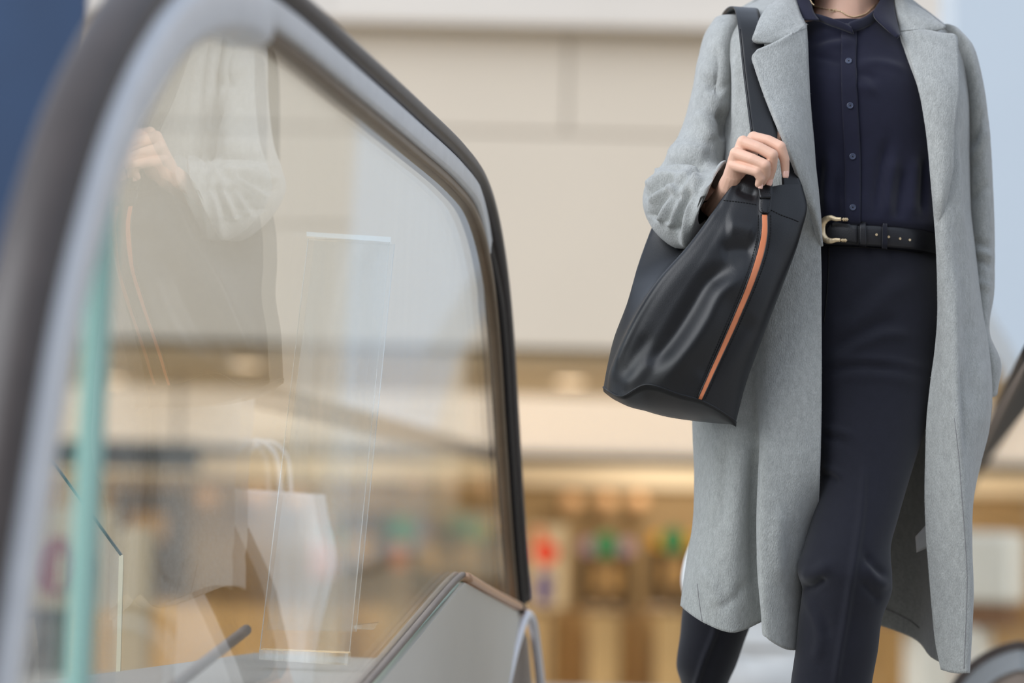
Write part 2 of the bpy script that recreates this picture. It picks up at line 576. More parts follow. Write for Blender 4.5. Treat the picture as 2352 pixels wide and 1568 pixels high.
# recessed downlights in the soffit
def downlight(px, py, label):
    hy = 1270 + (px - 1176) * 0.0236
    Y = (SZ - ZC) * F / (hy - py)
    x = xat(px, Y, py)
    e = empty('downlight', (x, Y, SZ - 0.02))
    tag(e, label, 'ceiling light', 'round downlights in the soffit')
    disc('rim', (x, Y, SZ - 0.012), (0, 0, 1), 0.17, 0.02, M['fascia2'], e, 28)
    disc('lens', (x, Y, SZ - 0.026), (0, 0, 1), 0.13, 0.014, M['lamp'], e, 28)
    ld = bpy.data.lights.new('downlight_glow', 'SPOT'); ld.energy = 400; ld.color = (1.0, 0.90, 0.74)
    ld.spot_size = math.radians(140); ld.shadow_soft_size = 0.13; ld.spot_blend = 0.6
    lo = bpy.data.objects.new('light_source', ld); COL.objects.link(lo)
    lo.location = (x, Y, SZ - 0.06); lo.parent = e; lo.matrix_parent_inverse = e.matrix_world.inverted()
for px, py, lb in ((1310, 872, 'glowing round downlight left of the black bag'),
                   (566, 832, 'glowing round downlight seen through the glass near the reflected bag'),
                   (256, 868, 'glowing round downlight just right of the green glass edge')):
    downlight(px, py, lb)

# dark hanging sign seen through the left glass
e = empty('hanging_sign', (xat(215, 24), 24, zat(1075, 24)))
tag(e, 'long dark hanging sign seen through the left glass panel', 'sign')
box('sign_board', xat(-60, 24), xat(452, 24), 23.9, 24.0, zat(1076, 24, 215), zat(1012, 24, 215), M['dark'], e)
for xx in (20, 400):
    box('hanger', xat(xx, 24) - 0.015, xat(xx, 24) + 0.015, 23.94, 23.97, zat(1012, 24, 215), SZ, M['dark'], e)

# row of warm globe lamps on the far wall
lamp_px = [(376, 1150), (476, 1142), (592, 1136), (680, 1146), (1312, 1152), (1392, 1152), (1466, 1152), (2290, 1150)]
lamp_lb = ['far left warm globe lamp above the red disc board', 'warm globe lamp second from the left behind the glass',
           'warm globe lamp third from the left behind the glass', 'warm globe lamp left of the clear acrylic screen',
           'warm globe lamp nearest the handrail on the far wall', 'middle warm globe lamp between handrail and coat',
           'warm globe lamp nearest the grey coat on the far wall', 'warm globe lamp right of the grey coat']
for (px, py), lb in zip(lamp_px, lamp_lb):
    Y = BY - 0.35
    p = P(px, py, Y)
    e = empty('globe_lamp', (p[0], Y, p[2]))
    tag(e, lb, 'wall lamp', 'warm globe lamps on the far wall')
    bm = bmesh.new(); bmesh.ops.create_uvsphere(bm, u_segments=16, v_segments=10, radius=0.12, matrix=Matrix.Translation(tuple(p)))
    me = bpy.data.meshes.new('globe'); bm.to_mesh(me); bm.free()
    for q in me.polygons: q.use_smooth = True
    link('globe', me, M['globe'], e)
    box('bracket', p[0] - 0.03, p[0] + 0.03, Y + 0.14, BY, p[2] - 0.03, p[2] + 0.03, M['brownband'], e)

# ticket gates: cabinets with flaps and a round signal on a post
def gate(px, label, sig, sy, post=True):
    Y = 22.0
    x = xat(px, Y); top = zat(1402, Y, px)
    e = empty('ticket_gate', (x, Y, HALL_Z))
    tag(e, label, 'ticket gate', 'ticket gates in the hall')
    box('cabinet', x - 0.14, x + 0.14, Y - 0.1, Y + 1.3, HALL_Z, top - 0.02, M['tan'], e, 0.02)
    box('cap', x - 0.155, x + 0.155, Y - 0.12, Y + 1.32, top - 0.02, top + 0.02, M['tan2'], e)
    box('flap', x + 0.145, x + 0.27, Y + 0.5, Y + 0.54, HALL_Z + 0.15, top - 0.06, M['tan'], e)
    box('flap', x - 0.27, x - 0.145, Y + 0.5, Y + 0.54, HALL_Z + 0.15, top - 0.06, M['tan'], e)
    zs = zat(sy, Y, px)
    box('signal_post', x - 0.035, x + 0.035, Y + 0.08, Y + 0.14, top + 0.02, zs, M['tan2'], e)
    disc('signal', (x, Y + 0.05, zs), (0, 1, 0), 0.115, 0.06, M[sig], e, 20)
gate(760, 'ticket gate seen beside the clear acrylic screen', 'green', 1236)
gate(930, 'ticket gate with green signal right of the acrylic screen', 'green', 1215)
gate(1100, 'ticket gate with green signal just left of the handrail', 'green', 1218)
gate(1392, 'ticket gate with green signal midway between handrail and coat', 'green', 1250)
gate(1546, 'ticket gate with green signal nearest the grey coat', 'green', 1240)
gate(1240, 'ticket gate standing behind the far handrail end', 'yellow', 1330)
gate(2290, 'ticket gate right of the grey coat', 'lilac', 1245)

for k, xx in enumerate((-6.0, -2.0, 2.0, 6.0)):  # unseen lamps added behind the cove to brighten frieze and far wall
    e = empty('hidden_fill_light', (xx, 28.2, SZ - 0.05))
    tag(e, ['leftmost', 'second', 'third', 'rightmost'][k] + ' hidden fill light added above the ticket machines', 'ceiling light', 'hidden fill lights added over the machines')
    box('frame', xx - 0.65, xx + 0.65, 27.55, 28.85, SZ - 0.03, SZ - 0.002, M['fascia2'], e)
    box('diffuser', xx - 0.6, xx + 0.6, 27.6, 28.8, SZ - 0.04, SZ - 0.03, M['lamp'], e)
    ld = bpy.data.lights.new('hidden_fill_glow', 'AREA'); ld.energy = 75; ld.size = 1.2; ld.color = (1.0, 0.90, 0.76)
    lo = bpy.data.objects.new('light_source', ld); COL.objects.link(lo)
    lo.location = (xx, 28.2, SZ - 0.05); lo.parent = e; lo.matrix_parent_inverse = e.matrix_world.inverted()
bw = empty('barrier_wall', (0, 23.7, HALL_Z))
tag(bw, 'low tan barrier wall running across the hall behind the ticket gates', 'barrier')
for k in range(-9, 9):
    box('panel', k * 0.9 + 0.012, k * 0.9 + 0.888, 23.66, 23.74, HALL_Z, zat(1400, 23.7), M['tan'], bw)
box('rail', -8.2, 8.2, 23.64, 23.76, zat(1400, 23.7), zat(1392, 23.7), M['tan2'], bw)

# ticket machines along the far wall
for px, w, y0, y1, lb, sg in ((1392, 130, 1236, 1400, 'dark ticket machine behind the green signal left of the coat', 'lilac'),
                              (1545, 110, 1222, 1400, 'dark ticket machine partly behind the grey coat edge', 'yellow'),
                              (1085, 120, 1190, 1400, 'dark ticket machine seen through the glass near the handrail', None),
                              (980, 80, 1180, 1400, 'narrow dark ticket machine in the middle of the glass', None),
                              (825, 150, 1170, 1400, 'wide dark ticket machine right of the acrylic screen', None),
                              (345, 170, 1120, 1420, 'dark ticket machine behind the cream post', None)):
    Y = 28.6
    x = xat(px, Y); hw = w / 2 / F * Y
    e = empty('ticket_machine', (x, Y, HALL_Z))
    tag(e, lb, 'ticket machine', 'ticket machines along the far wall')
    zt = zat(y0, Y, px)
    box('body', x - hw, x + hw, Y - 0.25, Y + 0.35, HALL_Z, zt, M['machine'], e, 0.03)
    box('screen', x - hw * 0.5, x + hw * 0.5, Y - 0.27, Y - 0.245, zt - 0.62, zt - 0.30, M['tan'], e)
    if sg:
        for s in (-1, 1):
            disc('round_sign', (x + s * hw * 0.66, Y - 0.28, zt - 0.10), (0, 1, 0), 0.10, 0.05, M[sg], e, 20)
# information board with red and violet prints
Y = 21.0
e = empty('information_board', (xat(1256, Y), Y, HALL_Z))
tag(e, 'cream information board with red and violet marks right of the handrail', 'notice board')
bx0, bx1 = xat(1214, Y), xat(1300, Y)
box('board', bx0, bx1, Y - 0.03, Y + 0.03, zat(1395, Y, 1256), zat(1205, Y, 1256), M['cream'], e)
box('stand', xat(1250, Y), xat(1264, Y), Y - 0.02, Y + 0.02, HALL_Z, zat(1395, Y, 1256), M['tan2'], e)
disc('red_mark', (xat(1252, Y), Y - 0.045, zat(1268, Y, 1252)), (0, 1, 0), 0.105, 0.02, M['red'], e)
disc('orange_mark', (xat(1238, Y), Y - 0.042, zat(1228, Y, 1252)), (0, 1, 0), 0.06, 0.02, M['orange'], e)
disc('violet_mark', (xat(1251, Y), Y - 0.045, zat(1332, Y, 1252)), (0, 1, 0), 0.07, 0.02, M['violet'], e)
disc('violet_mark', (xat(1250, Y), Y - 0.045, zat(1368, Y, 1252)), (0, 1, 0), 0.07, 0.02, M['violet'], e)
# orange posters on slim stands
for px, w, y0, y1, lb in ((742, 52, 1240, 1325, 'larger orange notice behind the glass beside the acrylic screen'),
                          (917, 32, 1248, 1305, 'smaller orange notice in the middle of the glass')):
    e = empty('orange_notice', (xat(px, Y), Y, HALL_Z))
    tag(e, lb, 'notice', 'orange notices in the hall')
    hw = w / 2 / F * Y
    box('board', xat(px, Y) - hw, xat(px, Y) + hw, Y - 0.02, Y + 0.02, zat(y1, Y, px), zat(y0, Y, px), M['orange'], e)
    box('stand', xat(px, Y) - 0.03, xat(px, Y) + 0.03, Y - 0.015, Y + 0.015, HALL_Z, zat(y1, Y, px), M['tan2'], e)

# left foreground-hall: red disc board, cream post, grey cabinet, navy board
Y = 12.0
e = empty('red_disc_board', (xat(150, Y), Y, HALL_Z))
tag(e, 'cream board with a crimson disc and pale upright bar behind the green glass edge', 'sign board')
box('board', xat(44, Y), xat(262, Y), Y, Y + 0.06, zat(1398, Y, 150), zat(1165, Y, 150), M['cream2'], e)
c = P(128, 1300, Y - 0.02)
disc('red_disc', c, (0, 1, 0), 66 / F * Y, 0.03, M['crimson'], e, 40)
q = P(142, 1312, Y - 0.045)
box('pale_bar', q[0] - 0.02, q[0] + 0.02, Y - 0.05, Y - 0.036, q[2] - 0.085, q[2] + 0.085, M['cream2'], e)
box('stand', c[0] - 0.05, c[0] + 0.05, Y + 0.01, Y + 0.05, HALL_Z, zat(1398, Y, 150), M['greybox'], e)
e = box('cream_post', xat(272, 13), xat(346, 13), 13, 13.18, HALL_Z, zat(1212, 13, 300), M['cream2'], None, 0.02)
tag(e, 'square cream post right of the crimson disc board', 'post')
e = empty('cabinet', (xat(60, 11), 11, HALL_Z))
tag(e, 'grey-brown metal cabinet below the crimson disc board', 'cabinet')
box('body', xat(-120, 11), xat(168, 11), 10.7, 11.2, HALL_Z, zat(1408, 11, 60), M['greybox'], e, 0.02)
box('top_panel', xat(-124, 11), xat(172, 11), 10.68, 11.22, zat(1408, 11, 60), zat(1396, 11, 60), M['dark'], e)
box('drawer_line', xat(-110, 11), xat(160, 11), 10.685, 10.70, zat(1475, 11, 60), zat(1468, 11, 60), M['dark'], e)
e = empty('hanging_banner', (xat(40, 9), 9, zat(560, 9)))
tag(e, 'navy blue banner board at the upper left behind the near handrail', 'banner')
box('banner_board', xat(-420, 9), xat(150, 9), 9.0, 9.05, zat(640, 9, 0), zat(-420, 9, 0), M['navy'], e)
box('frame', xat(-420, 9), xat(158, 9), 8.98, 9.07, zat(652, 9, 0), zat(638, 9, 0), M['dark'], e)

for xx in (-380, 120):
    box('hanger', xat(xx, 9) - 0.01, xat(xx, 9) + 0.01, 9.02, 9.04, zat(-420, 9, 0), 8.0, M['dark'], e)

# right: pale slanted panel of the canopy and white counter
Y = 9.0
poly = [(2196, 600), (2262, 690), (2352, 846), (2392, 1000), (2400, 1330), (2560, 1400), (2560, -1500), (2196, -1500)]
fr = PP([(a, b_, Y) for a, b_ in poly]); bk = fr + np.array([0, 0.35, 0])
n = len(poly)
o = mesh_obj('wall_canopy', list(fr) + list(bk), [tuple(range(n)), tuple(range(2 * n - 1, n - 1, -1))] +
             [(i, i + n, (i + 1) % n + n, (i + 1) % n) for i in range(n)], M['whitewall'])
struct(o)
ws_ = struct(box('wall_side', xat(2500, 11.0), 15, 11.0, 11.4, HALL_Z, 7.5, M['joint']))
for k in range(4):
    for z0, z1 in ((HALL_Z + 0.02, 2.0), (2.02, 4.6), (4.62, 7.48)):
        box('panel', xat(2500, 11.0) + 0.02 + k * 3.1, xat(2500, 11.0) + 3.09 + k * 3.1, 10.95, 11.01, z0, z1, M['fascia'], ws_)
Y = 16.5
e = empty('service_counter', (xat(2380, Y) , Y, HALL_Z))
tag(e, 'white service counter with a brown band right of the coat hem', 'counter')
zc1, zc2 = zat(1442, Y, 2300), zat(1386, Y, 2300)
box('top_box', xat(2040, Y), xat(2800, Y), Y, Y + 0.7, zc2, zat(1222, Y, 2300), M['counter'], e, 0.04)
box('band', xat(2050, Y), xat(2800, Y), Y + 0.02, Y + 0.68, zc1, zc2, M['brownband'], e)
box('base', xat(2115, Y), xat(2800, Y), Y, Y + 0.7, HALL_Z, zc1, M['counter'], e, 0.02)

# ================================================================ left escalator balustrade
PHI = math.radians(9.6)
N2 = np.array([math.cos(PHI), -math.sin(PHI), 0.0]); D2 = np.array([math.sin(PHI), math.cos(PHI), 0.0])
CD = 0.767
TAU = math.radians(-0.8)
NT = np.array([N2[0] * math.cos(TAU), N2[1] * math.cos(TAU), math.sin(TAU)])
UT = np.cross(NT, D2); UT = UT / np.linalg.norm(UT)
if UT[2] < 0: UT = -UT
def E(s, h, o=0.0):
    return -CD * N2 + D2 * s + np.array([0, 0, 0.75]) + UT * (h - 0.75) + NT * o

def plane_prism(name, poly, o0, o1, m, parent, edge_mat=None, Ef=E):
    a = [Ef(s, h, o0) for s, h in poly]; b_ = [Ef(s, h, o1) for s, h in poly]
    n = len(poly)
    fc = [tuple(range(n)), tuple(range(2 * n - 1, n - 1, -1))] + [(i, (i + 1) % n, (i + 1) % n + n, i + n) for i in range(n)]
    ob = mesh_obj(name, a + b_, fc, [m] + ([edge_mat] if edge_mat else []), parent)
    if edge_mat:
        for p in ob.data.polygons[2:]: p.material_index = 1
    return ob

def sweep(name, path, off, half_t, half_w, m, parent, pw=3.0, seg=14, Ef=E, oo=0.0):
    """band swept along an in-plane path: off = in-plane offset outward, half_t in-plane, half_w across"""
    path = np.asarray(path)
    tg = np.gradient(path, axis=0); tg /= np.linalg.norm(tg, axis=1, keepdims=True)
    nm = np.stack([-tg[:, 1], tg[:, 0]], 1)          # left of travel
    g = []
    hw = np.broadcast_to(np.asarray(half_w, float), (len(path),))
    for i in range(len(path)):
        ring = []
        half_w = hw[i]
        for k in range(seg):
            t = 2 * math.pi * k / seg
            cs, sn = math.cos(t), math.sin(t)
            a = math.copysign(abs(cs) ** (2 / pw), cs) * half_t; b_ = math.copysign(abs(sn) ** (2 / pw), sn) * half_w
            q = path[i] + nm[i] * (off + a)
            ring.append(Ef(q[0], q[1], b_ + oo))
        g.append(ring)
    return grid_obj(name, np.array(g), m, parent, closed=True, caps=True)

rail_pts = [(1.885, 0.30), (1.94, 0.50), (2.00, 0.69), (2.05, 0.79), (2.11, 0.88), (2.21, 0.98), (2.33, 1.06), (2.50, 1.115), (2.72, 1.132),
            (3.1, 1.134), (3.5, 1.134), (3.85, 1.13), (4.02, 1.115), (4.14, 1.075), (4.25, 1.00), (4.34, 0.90), (4.44, 0.74), (4.56, 0.55), (4.67, 0.40)]
rail = spline(rail_pts, 8)
ESC = empty('escalator', E(3.3, 0.0, 0.2) * np.array([1, 1, 0]))
tag(ESC, 'glass escalator balustrade with black handrail looping across the left', 'escalator')
sweep('handrail', rail, 0.022, 0.017, 0.030, M['rubber'], ESC, 2.6)
sweep('handrail_channel', rail, -0.012, 0.018, np.interp(rail[:, 0], [4.0, 4.32], [0.025, 0.010]), M['channel'], ESC, 6)
nose = rail[rail[:, 0] > 4.02]
sweep('nose_guide', nose, -0.012, 0.019, np.interp(nose[:, 0], [4.02, 4.30], [0.008, 0.023]), M['rubber_dark'], ESC, 4)
inner = rail[rail[:, 0] > 2.62]
sweep('bronze_trim', inner, -0.036, 0.010, np.interp(inner[:, 0], [4.1, 4.4], [0.017, 0.015]), M['bronze'], ESC, 4)
near = rail[(rail[:, 0] < 2.64)]
sweep('end_guide', near, -0.028, 0.032, 0.033, M['channel'], ESC, 4)
inn = []
tg = np.gradient(rail, axis=0); tg /= np.linalg.norm(tg, axis=1, keepdims=True)
inn = rail + np.stack([tg[:, 1], -tg[:, 0]], 1) * 0.040
main = [tuple(p) for p in inn if p[0] > 2.21]
gp = [(2.20, 0.22)] + [(2.20, float(np.interp(2.20, inn[:60, 0], inn[:60, 1])))] + main + [(4.60, 0.36), (4.07, 0.45), (3.3, 0.29), (3.0, 0.23)]
plane_prism('glass_panel', gp, -0.006, 0.006, M['glass'], ESC, M['glass_edge'])
nearp = [tuple(p) for p in inn if p[0] < 2.165]
plane_prism('glass_panel', nearp + [(2.165, float(np.interp(2.165, inn[:60, 0], inn[:60, 1]))), (2.165, 0.24)], -0.006, 0.006, M['glass'], ESC, M['glass_edge'])
# the green polished edge of the main pane
plane_prism('glass_joint', [(2.166, 0.22), (2.199, 0.22), (2.199, 0.905), (2.166, 0.875)], -0.0075, 0.0075, M['glass_edge'], ESC)
# skirt panel with gable top and its trims
plane_prism('skirt_panel', [(2.6, 0.0), (2.6, 0.15), (3.34, 0.29), (4.06, 0.448), (4.66, 0.385), (4.55, 0.25), (4.50, 0.0)], -0.020, 0.014, M['deck'], ESC)
tl = np.array(spline([(2.6, 0.155), (3.36, 0.306), (4.0, 0.447), (4.07, 0.458)], 8))
sweep('gasket_strip', tl, 0.004, 0.0045, 0.0050, M['gasket'], ESC, 3, oo=0.0075)
sweep('gasket_strip', tl, 0.004, 0.0045, 0.0050, M['gasket'], ESC, 3, oo=-0.0045)
tr_ = np.array(spline([(4.07, 0.458), (4.3, 0.432), (4.70, 0.392)], 8))
sweep('copper_trim', tr_, 0.0, 0.008, 0.012, M['copper'], ESC, 3, oo=0.010)
cl = np.array(spline([(4.50, 0.05), (4.56, 0.22), (4.63, 0.32), (4.72, 0.375), (4.80, 0.345), (4.88, 0.25), (4.94, 0.05)], 8))
tube('chrome_loop', spline(PP([(1150, 1640, 4.62), (1166, 1560, 4.64), (1184, 1485, 4.68), (1203, 1424, 4.72), (1212, 1411, 4.74), (1222, 1426, 4.76), (1232, 1490, 4.80), (1240, 1560, 4.83), (1246, 1640, 4.85)]), 8), 0.0095, M['chrome'], ESC, 12)
plane_prism('newel_plate', [(4.53, 0.0), (4.58, 0.21), (4.65, 0.31), (4.72, 0.355), (4.79, 0.33), (4.86, 0.24), (4.92, 0.0)], -0.012, 0.010, M['gasket'], ESC)
# deck behind the glass
plane_prism('deck_plate', [(1.6, 0.0), (1.6, 0.305), (4.25, 0.305), (4.25, 0.0)], -0.40, -0.032, M['deck_grey'], ESC)
# anti-slip studs in the deck plate
studs = []
for i in range(9):
    for j in range(16):
        c = E(2.96 + i * 0.016 + (j % 2) * 0.008, 0.305, -0.16 - j * 0.011)
        v, f = disc_data(c, (0, 0, 1), 0.0042, 0.004, 6); studs.append((v, f))
v, f = join_parts(studs)
so = mesh_obj('anti_slip_studs', v, f, M['steel'], ESC); so['kind'] = 'stuff'
# solid diagonal bar standing in for a reflection in the glass
a, b_ = P(330, 1630, 3.05), P(566, 1446, 3.55)
ob = tube('reflection_bar', spline([a, (a + b_) / 2, b_], 6), 0.008, M['gasket'], ESC, 10)

# ================================================================ acrylic pieces on the deck
def slab(name, pts, th, m, em, parent):
    """flat sheet through photo-placed corner points with thickness along depth"""
    a = PP(pts); b_ = a + np.array([0, th, 0]); n = len(a)
    fc = [tuple(range(n)), tuple(range(2 * n - 1, n - 1, -1))] + [(i, (i + 1) % n, (i + 1) % n + n, i + n) for i in range(n)]
    ob = mesh_obj(name, list(a) + list(b_), fc, [m, em], parent)
    for p in ob.data.polygons[2:]: p.material_index = 1
    return ob
YA = 3.86
e = empty('acrylic_screen', P(700, 1520, YA))
tag(e, 'clear acrylic leaflet screen leaning on the deck behind the glass', 'acrylic screen')
slab('front_sheet', [(708, 548, YA), (895, 552, YA), (803, 1496, YA), (597, 1492, YA)], 0.003, M['acrylic'], M['acrylic_edge'], e)
slab('back_sheet', [(722, 552, YA + 0.035), (906, 560, YA + 0.035), (818, 1450, YA + 0.035), (612, 1446, YA + 0.035)], 0.003, M['acrylic'], M['acrylic'], e)
slab('top_cap', [(704, 532, YA - 0.004), (898, 544, YA - 0.004), (897, 556, YA - 0.004), (704, 542, YA - 0.004)], 0.05, M['acrylic_edge'], M['acrylic'], e)
slab('base_block', [(595, 1492, YA - 0.02), (800, 1500, YA - 0.02), (798, 1528, YA - 0.02), (595, 1514, YA - 0.02)], 0.07, M['acrylic_block'], M['acrylic_block'], e)
for A_, B_ in (((708, 548), (597, 1492)), ((895, 552), (803, 1496))):
    tube('edge_strip', PP([(A_[0], A_[1], YA - 0.001), (B_[0], B_[1], YA - 0.001)]), 0.0009, M['acrylic_block'], e, 8)
tube('edge_strip', PP([(906, 560, YA + 0.036), (818, 1450, YA + 0.036)]), 0.0008, M['acrylic_block'], e, 8)
slab('foot', [(812, 1436, YA + 0.16), (868, 1430, YA + 0.16), (858, 1446, YA + 0.16), (812, 1444, YA + 0.16)], 0.05, M['acrylic_block'], M['acrylic_block'], e)
e = empty('acrylic_fin', P(150, 1940, 3.9))
tag(e, 'clear acrylic fin with a slanted dark top edge at the lower left', 'acrylic fin')
slab('sheet', [(18, 918, 3.9), (276, 1272, 3.9), (257, 1955, 3.9), (-160, 1945, 3.9), (-160, 720, 3.9)], 0.005, M['acrylic'], M['acrylic'], e)
slab('top_edge', [(18, 915, 3.898), (280, 1272, 3.898), (276, 1277, 3.898), (14, 920, 3.898)], 0.008, M['acrylic_teal'], M['acrylic_teal'], e)
slab('side_edge', [(273, 1274, 3.898), (283, 1274, 3.898), (266, 1955, 3.898), (257, 1955, 3.898)], 0.008, M['acrylic_cream'], M['acrylic_cream'], e)

# ================================================================ right balustrade
CR = 0.222
HR = 0.885
def ER(s, h, o=0.0):
    return CR * N2 + D2 * s + np.array([0, 0, h]) + N2 * o
ESR = empty('escalator', ER(10.0, 0.0, 0.0))
tag(ESR, 'far balustrade with dark handrail receding behind the coat at right', 'escalator')
rr = spline([(4.4, HR), (6, HR), (10, HR), (14, HR)], 6)
sweep('handrail', rr, 0.010, 0.017, 0.034, M['rubber_dark'], ESR, 2.6, Ef=ER)
sweep('bronze_trim', rr, -0.012, 0.005, 0.029, M['gasket'], ESR, 4, Ef=ER)
sweep('lower_guide', rr, -0.028, 0.011, 0.028, M['rubber_dark'], ESR, 4, Ef=ER)
plane_prism('glass_panel', [(4.5, 0.1), (4.5, HR - 0.035), (14, HR - 0.035), (14, 0.1)], -0.005, 0.005, M['glass_r'], ESR, M['glass_edge'], Ef=ER)
plane_prism('skirt_panel', [(4.4, 0.0), (4.4, 0.1), (9.2, 0.1), (9.2, 0.0)], -0.03, 0.03, M['deck_grey'], ESR, Ef=ER)
plane_prism('skirt_panel', [(9.42, -0.9), (9.42, 0.1), (14, 0.1), (14, -0.9)], -0.03, 0.03, M['deck_grey'], ESR, Ef=ER)
# newel arc at the lower right corner
nb = ESR
c = P(2378, 1690, 5.2)
NV = np.array([0.25, 0.97, 0])
ax = np.array([0.97, -0.25, 0]); az = np.array([0, 0, 1.0])
def arc(r, a0, a1, n=40):
    return [c + r * (math.cos(t) * ax + math.sin(t) * az) for t in np.linspace(a0, a1, n)]
R_ = 205 / F * 5.2
def arc_band(name, r0, r1, dep, m):
    g = []
    for t in np.linspace(math.radians(-40), math.radians(220), 48):
        d = math.cos(t) * ax + math.sin(t) * az
        g.append([c + d * r0 - NV * dep, c + d * r1 - NV * dep, c + d * r1 + NV * dep, c + d * r0 + NV * dep])
    ob = grid_obj(name, np.array(g), m, nb, closed=True, caps=True)
    ob.data.polygons.foreach_set('use_smooth', [False] * len(ob.data.polygons))
    return ob
arc_band('rubber_rim', R_ - 0.006, R_ + 0.012, 0.034, M['rubber'])
arc_band('steel_band', R_ - 0.048, R_ - 0.006, 0.028, M['steel'])
v, f = disc_data(c, NV, R_ - 0.048, 0.04, 40)
mesh_obj('core_plate', v, f, M['gasket'], nb)
box('pedestal', c[0] - 0.12, c[0] + 0.12, c[1] - 0.02, c[1] + 0.02, 0.0, c[2] - 0.03, M['gasket'], nb)

# ================================================================ the woman: body
def capsule(p, q, r0, r1, seg=14, k=5):
    p, q = np.asarray(p, float), np.asarray(q, float)
    ax = q - p; L = np.linalg.norm(ax); ax = ax / max(L, 1e-9)
    a = np.cross(ax, [0.21, 0.33, 0.92]); a /= np.linalg.norm(a); b_ = np.cross(ax, a)
    prof = []
    for i in range(k + 1):
        t = math.pi / 2 * (1 - i / k)
        prof.append((-math.sin(t) * r0, math.cos(t) * r0))
    for i in range(k + 1):
        t = math.pi / 2 * i / k
        prof.append((L + math.sin(t) * r1, math.cos(t) * r1))
    v = []
    for z, r in prof:
        r = max(r, 1e-4)
        for j in range(seg):
            t = 2 * math.pi * j / seg
            v.append(p + ax * z + r * (math.cos(t) * a + math.sin(t) * b_))
    f = grid_faces(len(prof), seg, True)
    f += [tuple(range(seg))[::-1], tuple((len(prof) - 1) * seg + j for j in range(seg))]
    return v, f

def ellipsoid(c, rx, ry, rz, seg=20, k=12):
    v = []
    for i in range(k + 1):
        t = math.pi * i / k
        for j in range(seg):
            s = 2 * math.pi * j / seg
            v.append((c[0] + rx * max(math.sin(t), 1e-3) * math.cos(s), c[1] + ry * max(math.sin(t), 1e-3) * math.sin(s), c[2] + rz * math.cos(t)))
    f = grid_faces(k + 1, seg, True)
    f += [tuple(range(seg))[::-1], tuple(k * seg + j for j in range(seg))]
    return v, f

def voxel(parts, size, smooth_it=6, fac=0.5):
    """merge overlapping closed shapes into one continuous skin"""
    v, f = join_parts(parts)
    me = bpy.data.meshes.new('tmp'); me.from_pydata(v, [], f); me.update()
    bm = bmesh.new(); bm.from_mesh(me); bmesh.ops.recalc_face_normals(bm, faces=bm.faces); bm.to_mesh(me); bm.free()
    o = bpy.data.objects.new('tmp', me); COL.objects.link(o)
    m = o.modifiers.new('r', 'REMESH'); m.mode = 'VOXEL'; m.voxel_size = size; m.use_smooth_shade = True
    s = o.modifiers.new('s', 'SMOOTH'); s.factor = fac; s.iterations = smooth_it
    dg = bpy.context.evaluated_depsgraph_get()
    me2 = bpy.data.meshes.new_from_object(o.evaluated_get(dg))
    vs = np.array([w.co for w in me2.vertices]); fs = [tuple(p.vertices) for p in me2.polygons]
    bpy.data.objects.remove(o); bpy.data.meshes.remove(me); bpy.data.meshes.remove(me2)
    return vs, fs

# joints
neck_lo = P(1945, 60, 4.03); neck_hi = P(1945, -75, 4.00)
sh_l = P(1690, 125, 4.04); sh_r = P(2160, 140, 4.05)
hip_c = P(2010, 700, 4.04)
chest = P(1950, 220, 4.03); waist = P(1995, 530, 4.04)
hip_a = P(1905, 760, 4.06); hip_b = P(2075, 760, 4.02)
knee_b = P(1940, 1320, 3.905); ank_b = P(1890, 1990, 3.94)
knee_a = P(1668, 1330, 4.185); ank_a = P(1588, 1720, 4.38)
elb_a = P(1578, 425, 3.985); wri_a = P(1646, 478, 3.890)
elb_b = P(2240, 540, 4.06); wri_b = P(2244, 850, 4.035)
body = [capsule(neck_lo, neck_hi, 0.058, 0.052), capsule(P(1850, 95, 4.05), P(2045, 100, 4.05), 0.045, 0.045),
        capsule(sh_l, chest, 0.04, 0.08), capsule(sh_r, chest, 0.04, 0.08), capsule(chest, waist, 0.09, 0.085),
        capsule(waist, hip_c, 0.088, 0.11), capsule(hip_c, hip_a, 0.1, 0.08), capsule(hip_c, hip_b, 0.1, 0.08),
        capsule(hip_a, knee_a, 0.07, 0.045), capsule(knee_a, ank_a, 0.045, 0.034),
        capsule(hip_b, knee_b, 0.078, 0.052), capsule(knee_b, ank_b, 0.048, 0.034),
        capsule(sh_l, elb_a, 0.033, 0.03), capsule(elb_a, wri_a, 0.03, 0.02),
        capsule(sh_r, elb_b, 0.033, 0.028), capsule(elb_b, wri_b, 0.026, 0.018),
        capsule(wri_b, P(2235, 925, 4.02), 0.02, 0.022),
        capsule(P(1908, 60, 4.0), P(1982, 62, 4.0), 0.035, 0.035),
        capsule(P(1940, 30, 4.0), P(1944, 75, 4.0), 0.045, 0.046)]
# head (above the frame)
hc = P(1945, -232, 3.985)
body += [ellipsoid(hc + np.array([0, 0.012, 0.02]), 0.074, 0.092, 0.102), capsule(hc + np.array([0, -0.035, -0.06]), hc + np.array([0, -0.052, -0.088]), 0.048, 0.03),
         capsule(hc + np.array([0, -0.083, 0.012]), hc + np.array([0, -0.104, -0.022]), 0.008, 0.012),
         capsule(hc + np.array([-0.02, -0.082, -0.055]), hc + np.array([0.02, -0.082, -0.055]), 0.008, 0.008)]
for s in (-1, 1):
    body += [capsule(hc + np.array([s * 0.075, 0.01, 0.015]), hc + np.array([s * 0.075, 0.008, -0.025]), 0.012, 0.009),
             capsule(hc + np.array([s * 0.02, -0.078, 0.03]), hc + np.array([s * 0.045, -0.07, 0.03]), 0.009, 0.008)]
